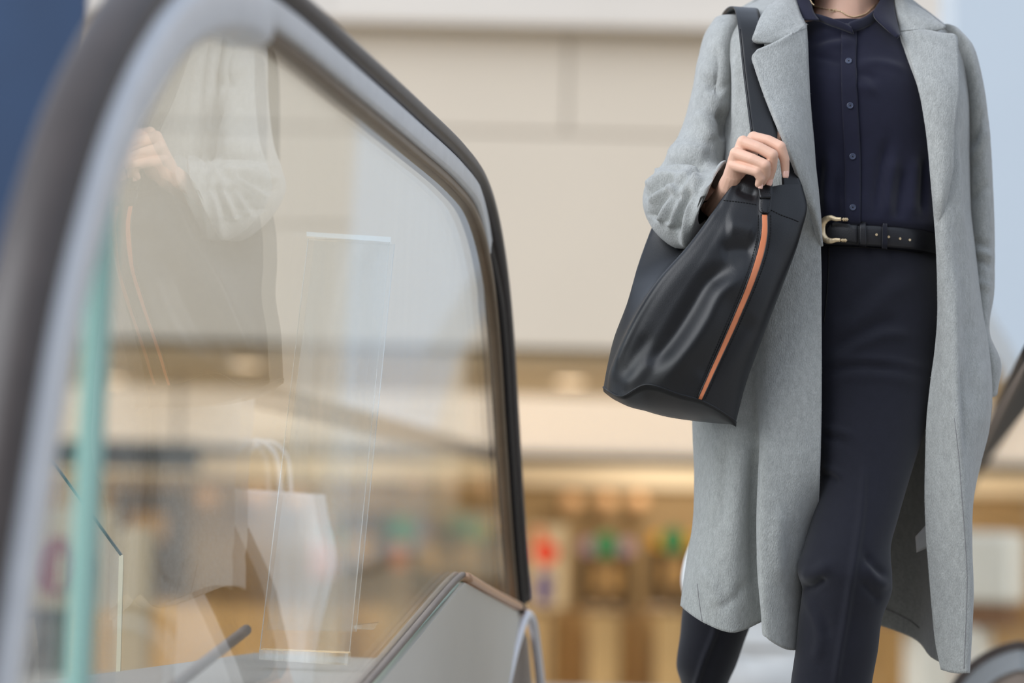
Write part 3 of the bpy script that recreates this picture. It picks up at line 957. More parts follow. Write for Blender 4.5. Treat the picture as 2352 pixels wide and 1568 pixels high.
# feet
fb = ank_b; fa = ank_a
body += [capsule(ank_b, np.array([fb[0] - 0.005, fb[1] + 0.02, 0.05]), 0.034, 0.033), capsule(np.array([fb[0], fb[1] + 0.02, 0.045]), np.array([fb[0] - 0.01, fb[1] - 0.13, 0.03]), 0.034, 0.026),
         capsule(ank_a, np.array([fa[0], fa[1] + 0.03, fa[2] - 0.06]), 0.034, 0.033), capsule(np.array([fa[0], fa[1] + 0.03, fa[2] - 0.06]), np.array([fa[0] - 0.01, fa[1] - 0.05, 0.04]), 0.033, 0.026)]
bv, bf = voxel(body, 0.006, 8)

# right hand gripping the strap: back of the hand and fingers as separate chains
def chain(pts, rads):
    w = PP(pts)
    return [capsule(w[i], w[i + 1], rads[i], rads[i + 1], 14, 5) for i in range(len(w) - 1)]
hand = []
wr = (1662, 455, 3.800)
hand += chain([(1646, 478, 3.888), (1668, 447, 3.842), (1682, 424, 3.800)], [0.0200, 0.0195, 0.0215])
mcp = [(1731, 316, 3.766), (1707, 326, 3.755), (1690, 352, 3.752), (1684, 380, 3.757)]
for (x, y, Y), r in zip(mcp, (0.0100, 0.0104, 0.0098, 0.0092)):
    hand += chain([(1676, 428, 3.792), ((1676 + x) / 2 + 3, (428 + y) / 2, (3.790 + Y) / 2), (x, y, Y)], [0.0165, 0.0145, r])
hand += chain([(1690, 400, 3.785), (1722, 345, 3.78)], [0.017, 0.015])
idx = [(1731, 316, 3.766), (1765, 323, 3.752), (1792, 337, 3.744), (1802, 366, 3.750), (1804, 396, 3.757)]
hand += chain(idx, [0.0097, 0.0088, 0.0092, 0.0080, 0.0063])
mid = [(1707, 326, 3.755), (1745, 340, 3.740), (1774, 356, 3.733), (1773, 384, 3.745), (1766, 414, 3.757)]
hand += chain(mid, [0.0100, 0.0090, 0.0095, 0.0080, 0.0064])
rng = [(1690, 352, 3.752), (1728, 365, 3.735), (1757, 379, 3.728), (1758, 400, 3.740), (1751, 418, 3.752)]
hand += chain(rng, [0.0095, 0.0085, 0.0090, 0.0078, 0.0064])
pky = [(1684, 380, 3.757), (1715, 388, 3.741), (1739, 394, 3.733), (1747, 409, 3.737), (1742, 423, 3.744)]
hand += chain(pky, [0.0090, 0.0078, 0.0082, 0.0072, 0.0058])
# thumb behind the strap
hand += chain([(1700, 410, 3.795), (1740, 372, 3.806), (1774, 335, 3.808), (1790, 312, 3.805)], [0.014, 0.0112, 0.0098, 0.0078])
hv, hf = voxel(hand, 0.0012, 3, 0.45)
V = np.concatenate([bv, hv]); Fs = bf + [tuple(i + len(bv) for i in f) for f in hf]
person = mesh_obj('person', V, Fs, M['skin'], None, smooth=True)
tag(person, 'person in a long grey wool coat over navy blouse and trousers, gripping a bag strap', 'person')

# fingernails
def nail(x, y, Y, dx, dy, w, l):
    a = P(x, y, Y); ex = P(x + 10, y, Y) - a; ex /= np.linalg.norm(ex); ez = P(x, y + 10, Y) - a; ez /= np.linalg.norm(ez)
    al = dx * ex + dy * ez; al /= np.linalg.norm(al)
    sd = np.cross(al, [0, 1, 0]); sd /= np.linalg.norm(sd)
    g = []
    for i in range(7):
        t = i / 6 * 2 - 1
        row = []
        wd = w * (1 - 0.25 * max(t, -t) ** 3)
        for j in range(7):
            s = j / 6 * 2 - 1
            row.append(a + al * t * l + sd * s * wd + np.array([0, 0.35 * w * s * s + 0.1 * l * t * t, 0]))
        g.append(row)
    return grid_obj('fingernail', np.array(g), M['nail'], person, thick=0.0006)
nail(1805, 399, 3.7497, -0.05, 1, 0.0050, 0.0062)
nail(1768, 417, 3.7495, -0.25, 1, 0.0048, 0.0060)
nail(1747, 427, 3.7402, -0.1, 1, 0.0038, 0.0042)

# hair (above the frame)
hg = []
for i in range(13):
    t = i / 12
    z = hc[2] + 0.128 - 0.30 * t
    w_ = 0.088 * math.sin(min(1, t * 2.6 + 0.12) * math.pi / 2) + 0.012 * t
    row = []
    for j in range(25):
        a = math.radians(-50 + 280 * j / 24)
        row.append((hc[0] + w_ * math.cos(a), hc[1] + 0.015 + 1.15 * w_ * math.sin(a), z))
    hg.append(row)
grid_obj('hair', np.array(hg), M['hair'], person, thick=0.012, sub=1)

# shoes
def shoe(cx, cy, zlift, pitch):
    g = []
    for t, w_, h0, h1 in ((0.0, 0.026, 0.0, 0.06), (0.15, 0.033, 0, 0.075), (0.35, 0.034, 0, 0.062), (0.6, 0.040, 0, 0.045), (0.85, 0.036, 0, 0.032), (1.0, 0.016, 0.004, 0.018)):
        row = []
        for k in range(16):
            a = 2 * math.pi * k / 16
            zz = (h0 + h1) / 2 + (h1 - h0) / 2 * math.sin(a)
            L = 0.09 - 0.25 * t
            row.append((cx + w_ * math.cos(a), cy + L * math.cos(pitch) , zlift + max(0.0, zz + (0.09 + L) * 0 + max(0, (0.55 - t)) * math.sin(pitch) * 0.3)))
        g.append(row)
    R = np.array(g)
    gg = np.stack([spline(R[:, i], 4) for i in range(16)], axis=1)
    o = grid_obj('shoe', gg, M['shoe'], person, closed=True, caps=True)
    return o
shoe(fb[0] - 0.005, fb[1] - 0.02, 0.0, 0.0)
shoe(fa[0] - 0.005, fa[1] + 0.02, 0.0, 0.6)

# ================================================================ trousers
fl = [  # hip and stepping (her left) leg
    (1795, 556, 2150, 566, 4.035, 0.118, 2.3), (1785, 640, 2166, 645, 4.035, 0.124, 2.3), (1782, 740, 2172, 745, 4.030, 0.128, 2.3),
    (1795, 830, 2158, 835, 4.015, 0.120, 2.3), (1828, 930, 2140, 930, 3.985, 0.104, 2.2), (1852, 1020, 2112, 1020, 3.955, 0.092, 2.15),
    (1876, 1110, 2087, 1100, 3.930, 0.084, 2.1), (1864, 1190, 2061, 1190, 3.905, 0.080, 2.1), (1846, 1258, 2044, 1258, 3.888, 0.080, 2.1),
    (1832, 1305, 2048, 1325, 3.880, 0.080, 2.0), (1843, 1352, 2046, 1362, 3.885, 0.076, 2.0), (1835, 1420, 2025, 1420, 3.895, 0.070, 2.0),
    (1828, 1490, 2015, 1495, 3.90, 0.066, 2.0), (1817, 1568, 2002, 1568, 3.905, 0.062, 2.0), (1800, 1740, 1985, 1740, 3.91, 0.060, 2.0), (1795, 1915, 1980, 1915, 3.915, 0.058, 2.0)]
g1 = rings_grid(fl, 160, 12)
tf = [  # folds
    ([(1900, 835), (1960, 800), (2030, 770), (2100, 770)], 13, 0.007), ([(1895, 815), (1950, 780), (2020, 745), (2080, 735)], 16, -0.006),
    ([(1890, 850), (1930, 830), (1980, 825), (2060, 832), (2130, 848)], 10, 0.005), ([(1895, 862), (1940, 845), (1990, 840), (2070, 850)], 9, -0.005),
    ([(1900, 880), (1960, 862), (2040, 865), (2120, 880)], 14, 0.004),
    ([(1915, 780), (1985, 720), (2060, 660), (2110, 640)], 24, 0.006), ([(1900, 740), (1970, 690), (2040, 625), (2080, 600)], 22, -0.004),
    ([(1890, 985), (1930, 990), (1965, 1003)], 9, 0.004), ([(1888, 1000), (1920, 1008), (1950, 1020)], 9, -0.004),
    ([(1886, 1075), (1915, 1080), (1940, 1095)], 9, 0.004), ([(1885, 1090), (1910, 1097), (1930, 1110)], 9, -0.004),
    ([(1985, 1060), (1978, 1180), (1962, 1290), (1945, 1400), (1928, 1500), (1915, 1590)], 9, 0.006, 0.1),
    ([(1838, 1350), (1865, 1348), (1900, 1325)], 9, -0.007), ([(1834, 1322), (1870, 1318), (1910, 1290)], 16, 0.006),
    ([(1840, 1370), (1870, 1400), (1885, 1460), (1870, 1530)], 14, 0.005), ([(1860, 1380), (1890, 1420), (1905, 1470)], 12, -0.004),
    ([(2045, 1350), (2010, 1330), (1985, 1290)], 14, 0.005), ([(2040, 1325), (2005, 1300), (1985, 1265)], 10, -0.005),
    ([(2025, 1385), (2000, 1360), (1975, 1330)], 10, -0.004)]
g1 = fold(g1, tf, True, True)
bl = [  # trailing (her right) leg
    (1800, 800, 1980, 800, 4.07, 0.11, 2.2), (1770, 950, 1930, 950, 4.09, 0.10, 2.1), (1700, 1120, 1860, 1130, 4.13, 0.088), (1625, 1270, 1790, 1290, 4.17, 0.08),
    (1572, 1385, 1738, 1400, 4.20, 0.076), (1562, 1460, 1712, 1465, 4.23, 0.072), (1554, 1530, 1690, 1528, 4.26, 0.068), (1562, 1560, 1672, 1568, 4.275, 0.064), (1574, 1600, 1650, 1640, 4.30, 0.06)]
g2 = rings_grid(bl, 120, 10)
g2 = fold(g2, [([(1655, 1380), (1640, 1455), (1618, 1510), (1598, 1575)], 7, 0.007, 0.05)], True, True)
trousers = grid_obj('trousers', g1, M['trouser'], person, closed=True, caps=True)
tr2 = grid_obj('trouser_leg', g2, M['trouser'], trousers, closed=True, caps=True)
tt = bvh_of(trousers)

def seam_line(name, tree, line, rad, m, parent, off=0.0005, Yf=3.85, n=10):
    pts = spline(np.array(line, float), n)
    w = np.array([drape(tree, q[0], q[1], off, Yf)[0] for q in pts])
    return tube(name, w, rad, m, parent, 6)

def stitches(name, tree, line, m, parent, step=5.0, dash=3.2, rad=0.0006, off=0.0008, Yf=3.8):
    pts = spline(np.array(line, float), 30)
    L = np.concatenate([[0], np.cumsum(np.linalg.norm(np.diff(pts, axis=0), axis=1))])
    ps = []
    s = 0
    while s + dash < L[-1]:
        a = [np.interp(s, L, pts[:, k]) for k in (0, 1)]; b_ = [np.interp(s + dash, L, pts[:, k]) for k in (0, 1)]
        A = drape(tree, a[0], a[1], off, Yf)[0]; B = drape(tree, b_[0], b_[1], off, Yf)[0]
        if np.linalg.norm(A - B) < 0.012:
            ps.append(tube_mesh(np.array([A, B]), rad, 5))
        s += step
    v, f = join_parts(ps)
    o = mesh_obj(name, v, f, m, parent); o['kind'] = 'stuff'
    return o
# waistband and fly
wbl = [(1862, 562), (1920, 566), (1990, 568), (2060, 575), (2120, 582)]
seam_line('waistband_seam', tt, wbl, 0.0009, M['thread'], trousers)
seam_line('fly_seam', tt, [(1904, 566), (1903, 620), (1898, 690), (1893, 740)], 0.0010, M['thread'], trousers)

# ================================================================ blouse
br = [
    (1822, 66, 2074, 72, 4.02, 0.088, 2.2), (1790, 112, 2105, 108, 4.03, 0.108, 2.4), (1750, 160, 2145, 160, 4.03, 0.118, 2.4),
    (1745, 215, 2155, 215, 4.03, 0.130, 2.4), (1755, 300, 2165, 300, 4.03, 0.128, 2.4), (1770, 380, 2168, 380, 4.03, 0.121, 2.3),
    (1782, 450, 2168, 450, 4.03, 0.122, 2.3), (1788, 508, 2170, 515, 4.03, 0.131, 2.3), (1792, 530, 2170, 540, 4.03, 0.130, 2.3), (1797, 552, 2160, 562, 4.03, 0.112, 2.3)]
gb = rings_grid(br, 180, 12)
bfolds = [
    ([(1900, 500), (1898, 440), (1905, 380), (1900, 330)], 14, 0.007), ([(1882, 500), (1880, 430), (1885, 360)], 10, -0.005),
    ([(1925, 510), (1922, 460), (1928, 400)], 10, -0.005), ([(1945, 510), (1942, 450)], 8, 0.004),
    ([(2012, 512), (2018, 440), (2030, 370), (2045, 310)], 12, -0.008), ([(2032, 512), (2040, 430), (2055, 350)], 14, 0.008),
    ([(2062, 512), (2070, 440), (2080, 380)], 12, -0.006), ([(2090, 512), (2098, 430), (2105, 350)], 14, 0.006),
    ([(2120, 500), (2122, 420), (2125, 350)], 10, -0.006),
    ([(1880, 112), (1920, 100), (1965, 96)], 12, 0.004), ([(1860, 100), (1910, 86), (1950, 84)], 10, -0.004),
    ([(1968, 150), (2010, 143), (2050, 150), (2085, 165)], 10, 0.003), ([(1968, 165), (1995, 172), (2020, 185)], 10, -0.004),
    ([(1940, 146), (1905, 135), (1870, 130)], 8, -0.003), ([(1970, 195), (1990, 200), (2010, 215)], 10, 0.004)]
gb = fold(gb, bfolds, True, True)
blouse = grid_obj('blouse', gb, M['cotton'], person, closed=True)
bt = bvh_of(blouse)
# button placket with its free edge
gpk = drape_grid(bt, [(1934, 56), (1932, 143), (1934, 243), (1940, 360), (1942, 516)],
                 [(1968, 58), (1966, 143), (1970, 243), (1976, 360), (1976, 516)], 60, 8, 0.0028)
grid_obj('button_placket', gpk, M['cotton'], blouse, thick=0.0022, offset=0)
bt2 = bvh_of(blouse.children[0])
for i, (x, y) in enumerate(((1952, 72), (1949, 143), (1952, 243), (1958, 360), (1958, 478))):
    p, n = drape(bt, x, y, 0.0045, 3.9)
    n = n * np.array([1, 1, 0.6]); n /= np.linalg.norm(n)
    v, f = disc_data(p, n, 0.0054, 0.0020, 28)
    o = mesh_obj('button', v, f, M['button'], blouse)
    bv_ = o.modifiers.new('b', 'BEVEL'); bv_.width = 0.0006; bv_.segments = 2
    a = np.cross(n, [0, 0, 1.0]); a /= np.linalg.norm(a); b_ = np.cross(n, a)
    sp = []
    for s1, s2 in ((1, 1), (1, -1)):
        q0 = p + n * 0.0012 - (a * s1 + b_ * s2) * 0.0011; q1 = p + n * 0.0012 + (a * s1 + b_ * s2) * 0.0011
        sp.append(tube_mesh(np.array([q0, q1]), 0.00045, 6))
    v, f = join_parts(sp)
    # the stitched cross belongs to the button fabric
    mesh_obj('button_thread', v, f, M['thread'], blouse)
    rim = [p + n * 0.0010 + 0.0044 * (math.cos(t) * a + math.sin(t) * b_) for t in np.linspace(0, 2 * math.pi, 29)]
    tube('button_rim', rim, 0.0007, M['button'], blouse, 6)

# shirt collar: two leaves and the stand
def leaf(name, left, right, nr, nc, m, parent, thick, bulge=0.0, ns=8, folds=None):
    """sheet between two edge polylines given as photo points with depth"""
    L = spline(PP(left), ns); R = spline(PP(right), ns)
    t = np.linspace(0, 1, nr)
    L = np.stack([np.interp(t, np.linspace(0, 1, len(L)), L[:, k]) for k in range(3)], 1)
    R = np.stack([np.interp(t, np.linspace(0, 1, len(R)), R[:, k]) for k in range(3)], 1)
    g = np.zeros((nr, nc, 3))
    for j in range(nc):
        s = j / (nc - 1)
        g[:, j] = L + (R - L) * s
        g[:, j, 1] -= bulge * math.sin(math.pi * s)
    if folds: g = fold(g, folds)
    return grid_obj(name, g, m, parent, thick=thick)
leaf('collar_leaf', [(1826, -60, 3.985), (1818, -10, 3.965), (1815, 25, 3.95), (1812, 49, 3.94)],
     [(1862, -60, 3.97), (1863, -5, 3.945), (1869, 28, 3.925), (1882, 47, 3.915)], 24, 12, M['cotton'], blouse, 0.0028, 0.006)
leaf('collar_leaf', [(2032, -60, 3.975), (2024, -5, 3.95), (2006, 34, 3.925), (2030, 62, 3.912), (2060, 89, 3.905)],
     [(2062, -60, 3.985), (2052, -5, 3.965), (2056, 30, 3.945), (2062, 60, 3.925), (2067, 82, 3.91)], 24, 12, M['cotton'], blouse, 0.0028, 0.004)
leaf('collar_stand', [(1860, -40, 3.975), (1862, 0, 3.955), (1868, 28, 3.935), (1889, 35, 3.922), (1907, 41, 3.915), (1932, 50, 3.908), (1955, 62, 3.905)],
     [(1856, -40, 3.985), (1858, 20, 3.96), (1866, 44, 3.94), (1887, 50, 3.928), (1905, 58, 3.920), (1934, 68, 3.912), (1960, 78, 3.908)], 40, 5, M['cotton'], blouse, 0.0025, 0.002)
leaf('collar_stand', [(2032, -40, 3.975), (2026, 0, 3.955), (2008, 22, 3.935), (1985, 39, 3.92), (1965, 46, 3.912), (1950, 52, 3.910)],
     [(2040, -40, 3.985), (2034, 20, 3.96), (2015, 48, 3.94), (1990, 62, 3.925), (1970, 70, 3.915), (1952, 74, 3.912)], 40, 5, M['cotton'], blouse, 0.0025, 0.002)

# necklace
nt_ = bvh_of(person)
nl = spline(np.array([(1858, -8), (1866, 8), (1880, 17), (1905, 22), (1930, 26), (1945, 35), (1960, 39), (1975, 36), (1990, 30), (2010, 10)], float), 8)
npts = np.array([drape(nt_, q[0], q[1], 0.0012, 3.93)[0] for q in nl])
necklace = tube('necklace', npts, 0.0007, M['gold'], person, 6)
for k in range(2, len(npts) - 2, 2):
    pass
beads = [ellipsoid(npts[k], 0.0012, 0.0012, 0.0012, 8, 6) for k in range(4, len(npts) - 6, 2)]
v, f = join_parts(beads); ob = mesh_obj('chain_beads', v, f, M['gold'], necklace, smooth=True); ob['kind'] = 'stuff'
ctr = drape(nt_, 1915, 25, 0.0018, 3.93)[0]
pd = []
for s in (-1, 1):
    th = np.linspace(0, 2 * math.pi, 16)
    pd.append(tube_mesh(np.array([ctr + np.array([s * 0.0034 + 0.0034 * math.cos(t), -0.0008, 0.0022 * math.sin(t)]) for t in th]), 0.0006, 5))
v, f = join_parts(pd); mesh_obj('pendant', v, f, M['gold'], necklace, smooth=True)

# ================================================================ belt
ws = [(1797, 530, 2160, 550, 4.03, 0.1265, 2.3), (1796, 534, 2160, 554, 4.03, 0.130, 2.3), (1797, 572, 2158, 592, 4.03, 0.130, 2.3), (1798, 577, 2158, 597, 4.03, 0.1265, 2.3)]
gbt = rings_grid(ws, 160, 4)
belt = grid_obj('belt', gbt, M['leather_belt'], person, closed=True)
btree = bvh_of(belt)
# tongue of the belt passing through the buckle, rounded at its left end
tl_ = [(1900, 535), (1903, 522), (1912, 513), (1940, 513), (1969, 517)]
tr_ = [(1900, 536), (1903, 546), (1912, 553), (1940, 555), (1969, 558)]
gt = drape_grid(btree, tl_, tr_, 24, 8, 0.0022, 3.9)
grid_obj('belt_tongue', gt, M['leather_belt'], belt, thick=0.003)
gk = drape_grid(btree, [(1974, 510), (1988, 512)], [(1973, 560), (1989, 562)], 6, 10, 0.0050, 3.9)
grid_obj('belt_keeper', gk, M['leather_belt'], belt, thick=0.003)
gl_ = drape_grid(btree, [(2026, 514), (2036, 515)], [(2025, 580), (2037, 582)], 6, 14, 0.0042, 3.9)
grid_obj('belt_loop', gl_, M['trouser'], belt, thick=0.0025)
for x, y in ((2013, 539), (2041, 544), (2067, 548), (2089, 551)):
    p, n = drape(btree, x, y, 0.0008, 3.9)
    disc('eyelet', p, n, 0.0021, 0.0012, M['gold'], belt, 14)
# horseshoe buckle
bl_line = spline(np.array([(1932, 503), (1920, 503), (1908, 500), (1897, 504), (1889, 514), (1887, 528), (1890, 541), (1899, 551), (1910, 553), (1920, 551), (1930, 551)], float), 8)
bp = np.array([P(q[0], q[1], drape(btree, q[0] + 8, 535, 0.0075, 3.9)[0][1] - 0.004) for q in bl_line])
tt_ = np.linspace(0, 1, len(bp))
rad = 0.0030 + 0.0034 * np.sin(np.pi * tt_) ** 1.5
vv, ff = tube_mesh(bp, rad, 14)
vv = [np.array([q[0], bp[i // 14][1] + (q[1] - bp[i // 14][1]) * 0.42, q[2]]) for i, q in enumerate(vv)]
buckle = mesh_obj('buckle', vv, ff, M['gold'], belt, smooth=True)
for x, y in ((1941, 504), (1938, 552)):
    p = P(x, y, drape(btree, x, 535, 0.0075, 3.9)[0][1] - 0.002)
    ps = [capsule(p + np.array([-0.0035, 0, 0]), p + np.array([0.0035, 0, 0.0]), 0.0021, 0.0021, 12, 4)]
    for d in (-0.0028, 0.0, 0.0028):
        ps.append(disc_data(p + np.array([d, 0, 0]), (1, 0, 0), 0.0033, 0.0014, 16))
    v, f = join_parts(ps); mesh_obj('buckle_knob', v, f, M['gold'], belt, smooth=False)
p = drape(btree, 1894, 526, 0.0095, 3.9)[0]
v, f = capsule(p + np.array([-0.003, 0, 0]), p + np.array([0.003, 0.001, 0]), 0.0017, 0.0021, 12, 4)
mesh_obj('buckle_prong', v, f, M['gold'], belt, smooth=True)

# ================================================================ coat
cA = [(1815, -38, 4.05), (1838, 10, 3.96), (1848, 50, 3.92), (1853, 120, 3.895), (1857, 212, 3.885), (1866, 324, 3.878), (1875, 440, 3.878), (1884, 560, 3.876),
      (1886, 750, 3.868), (1885, 970, 3.862), (1881, 1100, 3.872), (1878, 1160, 3.90), (1876, 1220, 3.94), (1865, 1330, 3.955), (1850, 1488, 3.96)]
cB = [(1790, -22, 4.06), (1790, 40, 3.955), (1800, 120, 3.91), (1805, 212, 3.897), (1810, 324, 3.888), (1820, 440, 3.88), (1825, 560, 3.872), (1826, 750, 3.86),
      (1824, 970, 3.848), (1818, 1100, 3.846), (1812, 1200, 3.855), (1806, 1330, 3.868), (1802, 1489, 3.878)]
cC = [(1750, 0, 4.065), (1745, 50, 3.96), (1745, 120, 3.925), (1745, 212, 3.915), (1750, 324, 3.902), (1760, 440, 3.888), (1765, 560, 3.878), (1764, 750, 3.866),
      (1757, 970, 3.850), (1750, 1100, 3.842), (1746, 1200, 3.842), (1749, 1330, 3.848), (1757, 1460, 3.858)]
cD = [(1720, 14, 4.065), (1712, 65, 3.965), (1710, 130, 3.935), (1710, 212, 3.925), (1714, 324, 3.91), (1722, 440, 3.90), (1728, 560, 3.893), (1733, 750, 3.885),
      (1740, 970, 3.880), (1751, 1100, 3.895), (1757, 1200, 3.912), (1760, 1330, 3.920), (1760, 1424, 3.925)]
cE = [(1690, 28, 4.065), (1685, 75, 3.98), (1690, 130, 3.95), (1690, 212, 3.94), (1690, 324, 3.93), (1690, 440, 3.925), (1690, 560, 3.92), (1690, 750, 3.905),
      (1690, 970, 3.885), (1688, 1100, 3.878), (1684, 1200, 3.876), (1680, 1330, 3.876), (1680, 1452, 3.882)]
cE2 = [(1668, 40, 4.065), (1664, 85, 4.0), (1668, 140, 3.975), (1668, 212, 3.97), (1665, 324, 3.965), (1658, 440, 3.96), (1650, 560, 3.955), (1640, 750, 3.945),
       (1634, 970, 3.925), (1638, 1100, 3.910), (1634, 1200, 3.900), (1622, 1330, 3.892), (1620, 1430, 3.896)]
cF = [(1650, 52, 4.065), (1642, 95, 4.05), (1646, 145, 4.04), (1648, 212, 4.04), (1640, 324, 4.04), (1630, 440, 4.04), (1615, 560, 4.03), (1602, 750, 4.02),
      (1594, 970, 4.0), (1599, 1100, 3.98), (1596, 1200, 3.965), (1580, 1300, 3.955), (1568, 1392, 3.955)]
cG = [(1690, 27, 4.07), (1680, 90, 4.13), (1680, 140, 4.15), (1680, 300, 4.17), (1680, 560, 4.18), (1668, 800, 4.19), (1662, 1000, 4.2), (1656, 1200, 4.2), (1650, 1405, 4.2)]
cG2 = [(1790, -24, 4.07), (1785, 60, 4.15), (1790, 200, 4.19), (1800, 560, 4.2), (1790, 900, 4.21), (1780, 1200, 4.22), (1770, 1417, 4.22)]
cH = [(1950, -40, 4.12), (1950, 40, 4.17), (1950, 200, 4.20), (1960, 500, 4.20), (1950, 800, 4.21), (1930, 1100, 4.22), (1920, 1412, 4.23)]
cI = [(2110, 15, 4.07), (2125, 100, 4.15), (2140, 300, 4.17), (2145, 560, 4.17), (2130, 800, 4.18), (2110, 1000, 4.19), (2098, 1200, 4.2), (2092, 1462, 4.19)]
cI2 = [(2185, 74, 4.07), (2205, 140, 4.10), (2205, 300, 4.12), (2200, 560, 4.12), (2198, 800, 4.12), (2182, 1000, 4.10), (2162, 1200, 4.08), (2146, 1512, 4.06)]
cJ = [(2195, 80, 4.06), (2215, 110, 4.045), (2225, 200, 4.03), (2225, 330, 4.02), (2228, 480, 4.01), (2240, 600, 4.0), (2255, 720, 3.99), (2268, 800, 3.98), (2275, 900, 3.97),
      (2268, 990, 3.97), (2250, 1060, 3.97), (2232, 1140, 3.96), (2224, 1250, 3.95), (2224, 1400, 3.945), (2218, 1543, 3.94)]
cK = [(2160, 52, 4.06), (2182, 110, 3.985), (2196, 200, 3.94), (2196, 330, 3.92), (2196, 480, 3.905), (2190, 600, 3.895), (2192, 720, 3.885), (2194, 800, 3.88), (2196, 900, 3.874),
      (2200, 990, 3.870), (2205, 1060, 3.870), (2211, 1140, 3.870), (2219, 1250, 3.878), (2226, 1350, 3.886), (2223, 1450, 3.892), (2219, 1545, 3.896)]
cL = [(2110, 14, 4.06), (2130, 80, 3.97), (2155, 200, 3.92), (2165, 330, 3.90), (2170, 480, 3.89), (2172, 600, 3.885), (2174, 720, 3.88), (2170, 900, 3.88), (2165, 1060, 3.885),
      (2170, 1250, 3.89), (2180, 1400, 3.895), (2192, 1545, 3.90)]
cM = [(2055, -30, 4.05), (2062, 60, 3.95), (2085, 130, 3.918), (2110, 200, 3.902), (2125, 280, 3.895), (2135, 380, 3.895), (2145, 480, 3.895), (2151, 560, 3.895), (2155, 650, 3.895),
      (2155, 740, 3.895), (2150, 800, 3.90), (2140, 870, 3.90), (2130, 960, 3.90), (2127, 1050, 3.905), (2125, 1130, 3.905), (2128, 1230, 3.905), (2133, 1300, 3.905),
      (2141, 1400, 3.905), (2150, 1480, 3.91), (2162, 1537, 3.91)]
gc = cols_grid([cA, cB, cC, cD, cE, cE2, cF, cG, cG2, cH, cI, cI2, cJ, cK, cL, cM], 240, 14)
cf = [
    ([(1665, 100), (1672, 180), (1672, 280), (1664, 350)], 9, -0.010), ([(1690, 110), (1692, 200), (1688, 300)], 10, 0.004),
    ([(1720, 1000), (1700, 1080), (1690, 1180), (1680, 1300)], 22, 0.005), ([(1650, 990), (1648, 1080), (1640, 1200)], 18, 0.004),
    ([(1730, 1010), (1728, 1100), (1726, 1200), (1730, 1300), (1735, 1400)], 14, -0.008), ([(1668, 1000), (1668, 1100), (1664, 1200)], 12, -0.004),
    ([(1790, 1150), (1782, 1250), (1785, 1350)], 16, 0.005), ([(1820, 1180), (1815, 1280), (1818, 1400)], 14, -0.004),
    ([(1612, 1300), (1640, 1350), (1650, 1400)], 14, 0.004), ([(1650, 1400), (1690, 1370), (1710, 1330)], 12, -0.004),
    ([(2193, 300), (2200, 420), (2206, 520), (2220, 650), (2240, 780)], 10, 0.005), ([(2208, 300), (2212, 420), (2222, 540)], 8, -0.006),
    ([(2188, 560), (2190, 700), (2193, 850), (2198, 980), (2206, 1100)], 9, 0.006), ([(2215, 700), (2225, 850), (2232, 950)], 14, -0.005),
    ([(2204, 820), (2210, 950), (2215, 1050)], 8, -0.006), ([(2250, 820), (2256, 920), (2245, 1000)], 12, 0.005)]
gc = fold(gc, cf)
coat = grid_obj('coat', gc, M['wool'], person, thick=0.0055, offset=0)
ct = bvh_of(coat)

# sleeves
rings_l = [
    (1640, 44, 1712, 50, 4.05, 0.045), (1617, 82, 1702, 80, 4.035, 0.062), (1603, 140, 1690, 142, 4.02, 0.068), (1592, 200, 1684, 208, 4.01, 0.070),
    (1572, 275, 1676, 285, 4.0, 0.070), (1545, 338, 1668, 348, 3.985, 0.068), (1507, 392, 1660, 378, 3.965, 0.066), (1478, 440, 1655, 386, 3.94, 0.066),
    (1482, 492, 1652, 389, 3.915, 0.066), (1510, 538, 1650, 388, 3.898, 0.066, 2, 0, 0.004), (1552, 568, 1654, 384, 3.884, 0.065, 2, 0, 0.008),
    (1584, 562, 1660, 374, 3.868, 0.063, 2, 0, 0.012), (1602, 532, 1668, 371, 3.858, 0.060, 2, 0, 0.014), (1606, 514, 1672, 373, 3.854, 0.057, 2, 0, 0.015)]
gs = rings_grid(rings_l, 140, 14)
sf = [
    ([(1504, 384), (1550, 374), (1590, 376), (1622, 388)], 9, -0.015, 0.1), ([(1520, 352), (1565, 342), (1630, 352)], 18, 0.008, 0.2),
    ([(1500, 392), (1530, 384), (1570, 388), (1608, 396)], 8, 0.010, 0.1),
    ([(1484, 432), (1524, 405), (1560, 408), (1596, 402)], 9, 0.011, 0.1), ([(1484, 458), (1507, 430), (1556, 416)], 9, -0.012, 0.1),
    ([(1488, 464), (1516, 446), (1548, 424), (1590, 412)], 8, 0.010, 0.1), ([(1497, 505), (1516, 472), (1542, 438)], 12, -0.015, 0.1),
    ([(1514, 510), (1532, 464), (1552, 428)], 9, 0.012, 0.1), ([(1534, 515), (1546, 478), (1566, 445)], 8, -0.011, 0.1),
    ([(1538, 525), (1555, 470), (1586, 430), (1610, 408)], 9, 0.012, 0.1), ([(1556, 535), (1568, 480), (1592, 440)], 9, -0.013, 0.1),
    ([(1574, 568), (1572, 535), (1577, 488), (1600, 430), (1615, 405)], 9, 0.009, 0.08),
    ([(1615, 205), (1640, 190), (1668, 215)], 16, -0.011), ([(1640, 262), (1662, 272), (1668, 325)], 13, -0.014), ([(1600, 250), (1622, 290), (1635, 330)], 18, 0.007),
    ([(1640, 100), (1650, 160), (1640, 220)], 16, -0.008), ([(1612, 120), (1606, 200), (1590, 270)], 12, 0.005)]
gs = fold(gs, sf, True, True)
sleeve = grid_obj('sleeve', gs, M['wool'], coat, closed=True, thick=0.0045, offset=-1)
